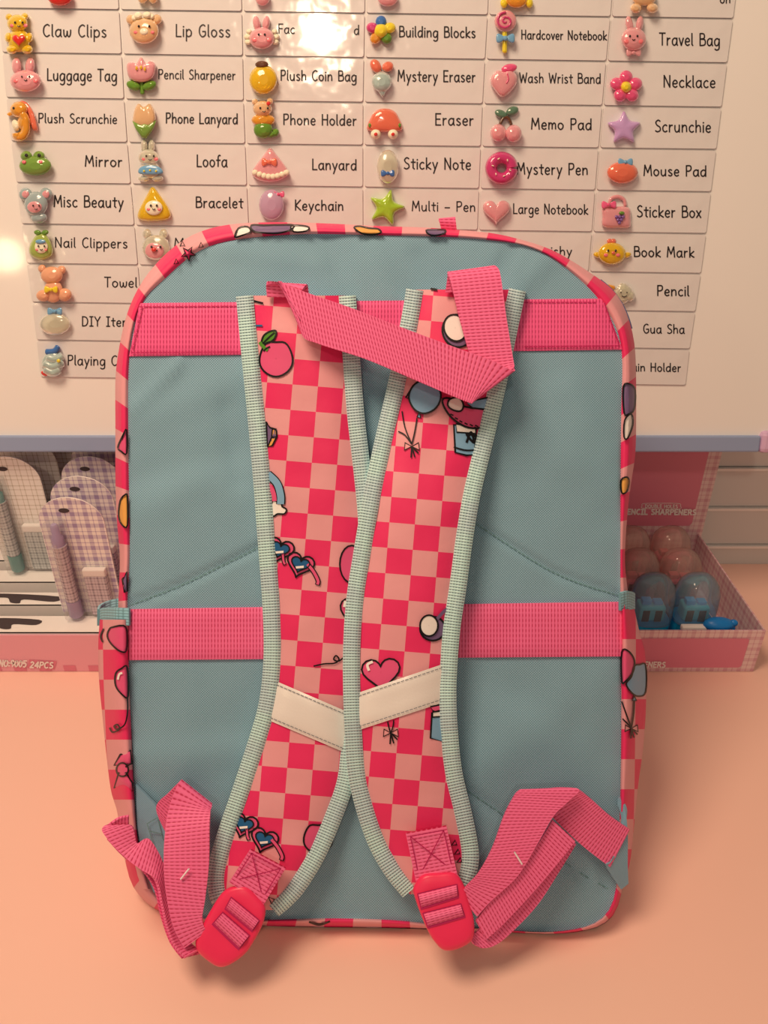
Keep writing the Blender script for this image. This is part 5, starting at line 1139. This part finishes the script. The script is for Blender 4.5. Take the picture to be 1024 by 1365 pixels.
# ------------------------------------------------------------ side pockets
def pocket(side):
    if side == 'l': IN = [(171, 826), (172, 900), (176, 1000), (179, 1060), (183, 1110), (190, 1150), (200, 1185)]; OUT = [(133, 826), (131, 860), (132, 906), (137, 959), (142, 1008), (148, 1054), (156, 1081), (162, 1120), (168, 1153), (176, 1176), (190, 1197)]
    else: IN = [(829, 812), (829, 870), (828, 1000), (826, 1100), (822, 1180)]; OUT = [(846, 812), (853, 844), (860, 870), (861.5, 910), (861, 951), (857, 1001), (851, 1046), (845, 1104), (840, 1149), (830, 1188)]
    IN = crom(IN, 6); OUT = crom(OUT, 6); y0, y1 = IN[0][1], IN[-1][1]
    wf = lambda s: 0.0008 + 0.0042 * min(1, s / 0.12) ** 0.7 - 0.034 * (1 - math.cos(s * math.pi / 2)) + 0.006 * math.sin(s * math.pi) * (1 if side == 'l' else 0.5)
    def fn(px, py, off=0.0):
        xi, xo = interp(IN, py), interp(OUT, py); s = max(0, min(1, (px - xi) / ((xo - xi) or 1)))
        return BG.at(px, py, wf(s) + off * 2.5)
    mb = MB(); rows = []; uvs = []; n = 40
    for i in range(n + 1):
        y = y0 + (y1 - y0) * i / n; xi, xo = interp(IN, y), interp(OUT, y); row = []; ur = []
        for j in range(13):
            s = j / 12; x = xi + (xo - xi) * s
            row.append(fn(x, y)); ur.append(((x - xi) / 34 + (0.0 if side == 'l' else 0.45) + 20, -(y - y0) / 40))
        p = row[-1]; sg = 1 if side == 'l' else -1
        for (dx, dw) in ((0.000, 0.02), (0.006, 0.05), (0.022, 0.075)):
            q = p + Vector((sg * dx, 0, 0)) - pn * dw; q.z = max(q.z, 0.0025); row.append(q); ur.append((ur[12][0] + (-sg) * dw / 0.016, ur[12][1]))
        rows.append(row); uvs.append(ur)
    mb.grid(rows, M['check'], uvs, flip=(side == 'r'))
    mo = lambda pts, fill, hw=1.1: motif(mb, pts, fn, I(fill) if fill else None, hw)
    if side == 'l':
        mo(crom([(145, 840), (150, 836), (168, 836), (169, 866), (160, 868), (148, 858), (143, 848)], 4, True), 'pink'); inkline(mb, [(138, 838), (134, 848), (137, 856)], fn, 1.1)
        mo(crom([(154, 898), (162, 891), (170, 890), (171, 928), (163, 926), (154, 914)], 4, True), 'pink'); inkline(mb, [(157, 906), (159, 899), (163, 897)], fn, 1.4, I('white'))
        inkline(mb, [(170, 930), (170, 950), (166, 966), (156, 972), (152, 968), (157, 966), (159, 972), (150, 976), (146, 970)], fn, 1.0)
        mo([(152, 1020), (160, 1006), (174, 1000), (176, 1018), (168, 1022)], 'pink'); mo([(152, 1050), (158, 1030), (168, 1030), (177, 1044), (177, 1054)], 'pink'); mo(ell(163, 1026, 8, 9), 'pink')
    else:
        mo(crom([(829, 869), (838, 868), (846, 880), (844, 896), (834, 908), (829, 908)], 4, True), 'pink'); mo(crom([(846, 888), (853, 886), (861, 887), (861, 922), (852, 928), (843, 924), (835, 912), (842, 902)], 4, True), 'blue')
        mo([(846, 928), (843, 934), (849, 934)], 'blue'); inkline(mb, [(846, 934), (845, 952), (842, 970)], fn, 1.0); inkline(mb, [(829, 935), (835, 952), (842, 970)], fn, 1.0); inkline(mb, [(830, 958), (836, 964), (842, 970)], fn, 1.0)
        balloon_bow(mb, fn, 842, 971, 0.9)
    o = mb.build('side_pocket', bag)
    if side == 'l':
        ribbon('pocket_binding', [(133, 812, -0.033, 133, 834, -0.033), (137, 810, -0.024, 137, 833, -0.024), (150, 810, -0.004, 150, 833, -0.004), (160, 810.5, 0.0035, 160, 833.5, 0.0035), (172, 811, 0.0055, 172, 834, 0.0055)], M['bindteal'], o, 0.0016)
        ribbon('pocket_binding', [(133, 812, -0.034, 133, 834, -0.034), (136, 806, -0.046, 136, 826, -0.046), (148, 800, -0.052, 148, 818, -0.052), (164, 797, -0.052, 164, 812, -0.052)], M['bindteal'], o, 0.0016)
    else:
        ribbon('pocket_binding', [(828, 790, 0.0045, 828, 814, 0.0045), (838, 788, 0.000, 838, 813, -0.004), (844, 789, -0.014, 844, 812, -0.014), (847, 791, -0.028, 847, 812, -0.028)], M['bindteal'], o, 0.0016)
pocket('l'); pocket('r')

# ------------------------------------------------------------ strap tabs and loose adjustment webbing
def tabpart(pts, lift, name='strap_tab', mat=None):
    mb = MB(); top = [BG.at(x, y, w) for x, y, w in pts]; n = len(pts)
    a = [mb.vert(p) for p in top]; b = [mb.vert(p - pn * 0.002) for p in top]
    mb.face(a, mat or M['tab'], [(x * MP, -y * MP) for x, y, w in pts], False); mb.face(b[::-1], mat or M['tab'], None, False)
    for k in range(n): j = (k + 1) % n; mb.face([a[k], b[k], b[j], a[j]], mat or M['tab'], None, False)
    return mb, mb.build(name, bag)
_, tl = tabpart([(181, 1046, 0.003), (207, 1073, 0.006), (226, 1100, 0.007), (226, 1165, 0.007), (205, 1190, 0.006), (190, 1150, 0.004), (183, 1100, 0.003)], 0)
s = MB()
for a, b in (((196, 1098), (210, 1090)), ((210, 1090), (217, 1118)), ((196, 1098), (204, 1124)), ((200, 1108), (216, 1112))):
    inkline(s, [a, b], lambda x, y, o: BG.at(x, y, 0.0075), 0.55, M['thread'])
s.build('tab_stitching', tl)
ribbon('strap_tab', [(824, 1062, 0.002, 823, 1072, 0.002), (833, 1078, 0.006, 828, 1096, 0.006), (837, 1110, 0.008, 816, 1146, 0.0125), (837, 1150, 0.007, 809, 1155, 0.012), (838, 1178, 0.004, 828, 1186, 0.004)], M['tab'], bag, 0.002)
# left: up from the tab, folded over, down to the buckle
ribbon('adjustment_webbing', [(226, 1120, 0.008, 258, 1150, 0.008), (208, 1078, 0.009, 238, 1110, 0.009), (224, 1058, 0.011, 262, 1080, 0.011), (239, 1043, 0.0145, 278, 1073, 0.0145), (236, 1047, 0.0180, 281, 1078, 0.0180), (226, 1078, 0.021, 281, 1082, 0.021),
        (221, 1112, 0.026, 280, 1105, 0.026), (219, 1150, 0.031, 279, 1150, 0.029), (222, 1190, 0.034, 274, 1196, 0.032), (231, 1232, 0.036, 270, 1224, 0.034), (246, 1262, 0.036, 276, 1240, 0.034)], M['web'], bag, 0.0017, 6)
ribbon('loose_webbing_end', [(172, 1086, 0.018, 172, 1106, 0.016), (156, 1090, 0.020, 156, 1100, 0.018), (139, 1104, 0.022, 150, 1102, 0.022), (141, 1113, 0.024, 176, 1100, 0.022), (163, 1139, 0.026, 183, 1124, 0.022), (186, 1157, 0.028, 199, 1118, 0.022), (206, 1174, 0.030, 214, 1147, 0.022),
        (214, 1206, 0.032, 222, 1184, 0.024), (221, 1236, 0.034, 234, 1225, 0.026), (232, 1262, 0.036, 250, 1256, 0.028), (246, 1278, 0.038, 264, 1268, 0.032)], M['web'], bag, 0.0017, 6)
ribbon('loose_webbing_end', [(144, 1117, 0.018, 165, 1132, 0.018), (164, 1142, 0.019, 190, 1150, 0.017), (188, 1160, 0.021, 212, 1172, 0.018), (205, 1185, 0.023, 226, 1200, 0.020), (214, 1222, 0.026, 236, 1232, 0.023), (226, 1256, 0.030, 252, 1262, 0.026), (242, 1278, 0.034, 266, 1272, 0.030)], M['webdark'], bag, 0.0016, 6)
# right: from the tab to the fold, then down to the buckle; two loose layers under it
ribbon('adjustment_webbing', [(838, 1104, 0.010, 812, 1154, 0.010), (812, 1086, 0.013, 776, 1126, 0.013), (786, 1063, 0.016, 742, 1094, 0.016), (768, 1051, 0.019, 716, 1066, 0.019), (740, 1049.5, 0.0225, 700, 1054, 0.0225), (772, 1052, 0.026, 692, 1053, 0.026), (756, 1070, 0.0275, 683, 1066, 0.0275),
        (738, 1088, 0.029, 672, 1088, 0.029), (716, 1126, 0.031, 656, 1132, 0.031), (690, 1168, 0.032, 638, 1165, 0.032), (656, 1200, 0.032, 622, 1182, 0.031), (636, 1222, 0.031, 612, 1192, 0.030)], M['web'], bag, 0.0017, 6)
ribbon('loose_webbing_end', [(736, 1092, 0.024, 766, 1120, 0.024), (716, 1124, 0.0255, 742, 1150, 0.0255), (686, 1164, 0.027, 706, 1192, 0.027), (652, 1202, 0.028, 668, 1232, 0.028), (634, 1226, 0.028, 648, 1250, 0.028)], M['web'], bag, 0.0017, 6)
ribbon('loose_webbing_end', [(738, 1096, 0.019, 767, 1124, 0.019), (720, 1130, 0.020, 746, 1158, 0.020), (690, 1172, 0.021, 716, 1204, 0.021), (656, 1214, 0.023, 680, 1242, 0.023), (636, 1240, 0.025, 658, 1259, 0.025), (624, 1244, 0.027, 641, 1263, 0.027), (618, 1240, 0.028, 630, 1258, 0.028)], M['web'], bag, 0.0017, 6)
# stray threads lying on the webbing
for (a, b, w, d) in (((241, 1172), (252, 1158), 0.0345, 'pale stray thread on the left adjustment strap'), ((686, 1136), (696, 1152), 0.0345, 'pale stray thread on the right adjustment strap')):
    mb = MB(); pts = [BG.at(a[0] + (b[0] - a[0]) * t / 4, a[1] + (b[1] - a[1]) * t / 4, w + 0.0005) for t in range(5)]
    edge_tube(mb, pts, 0.0005, M['lint']); o = mb.build('stray_thread', None, pts[0]); tag(o, d, 'thread')
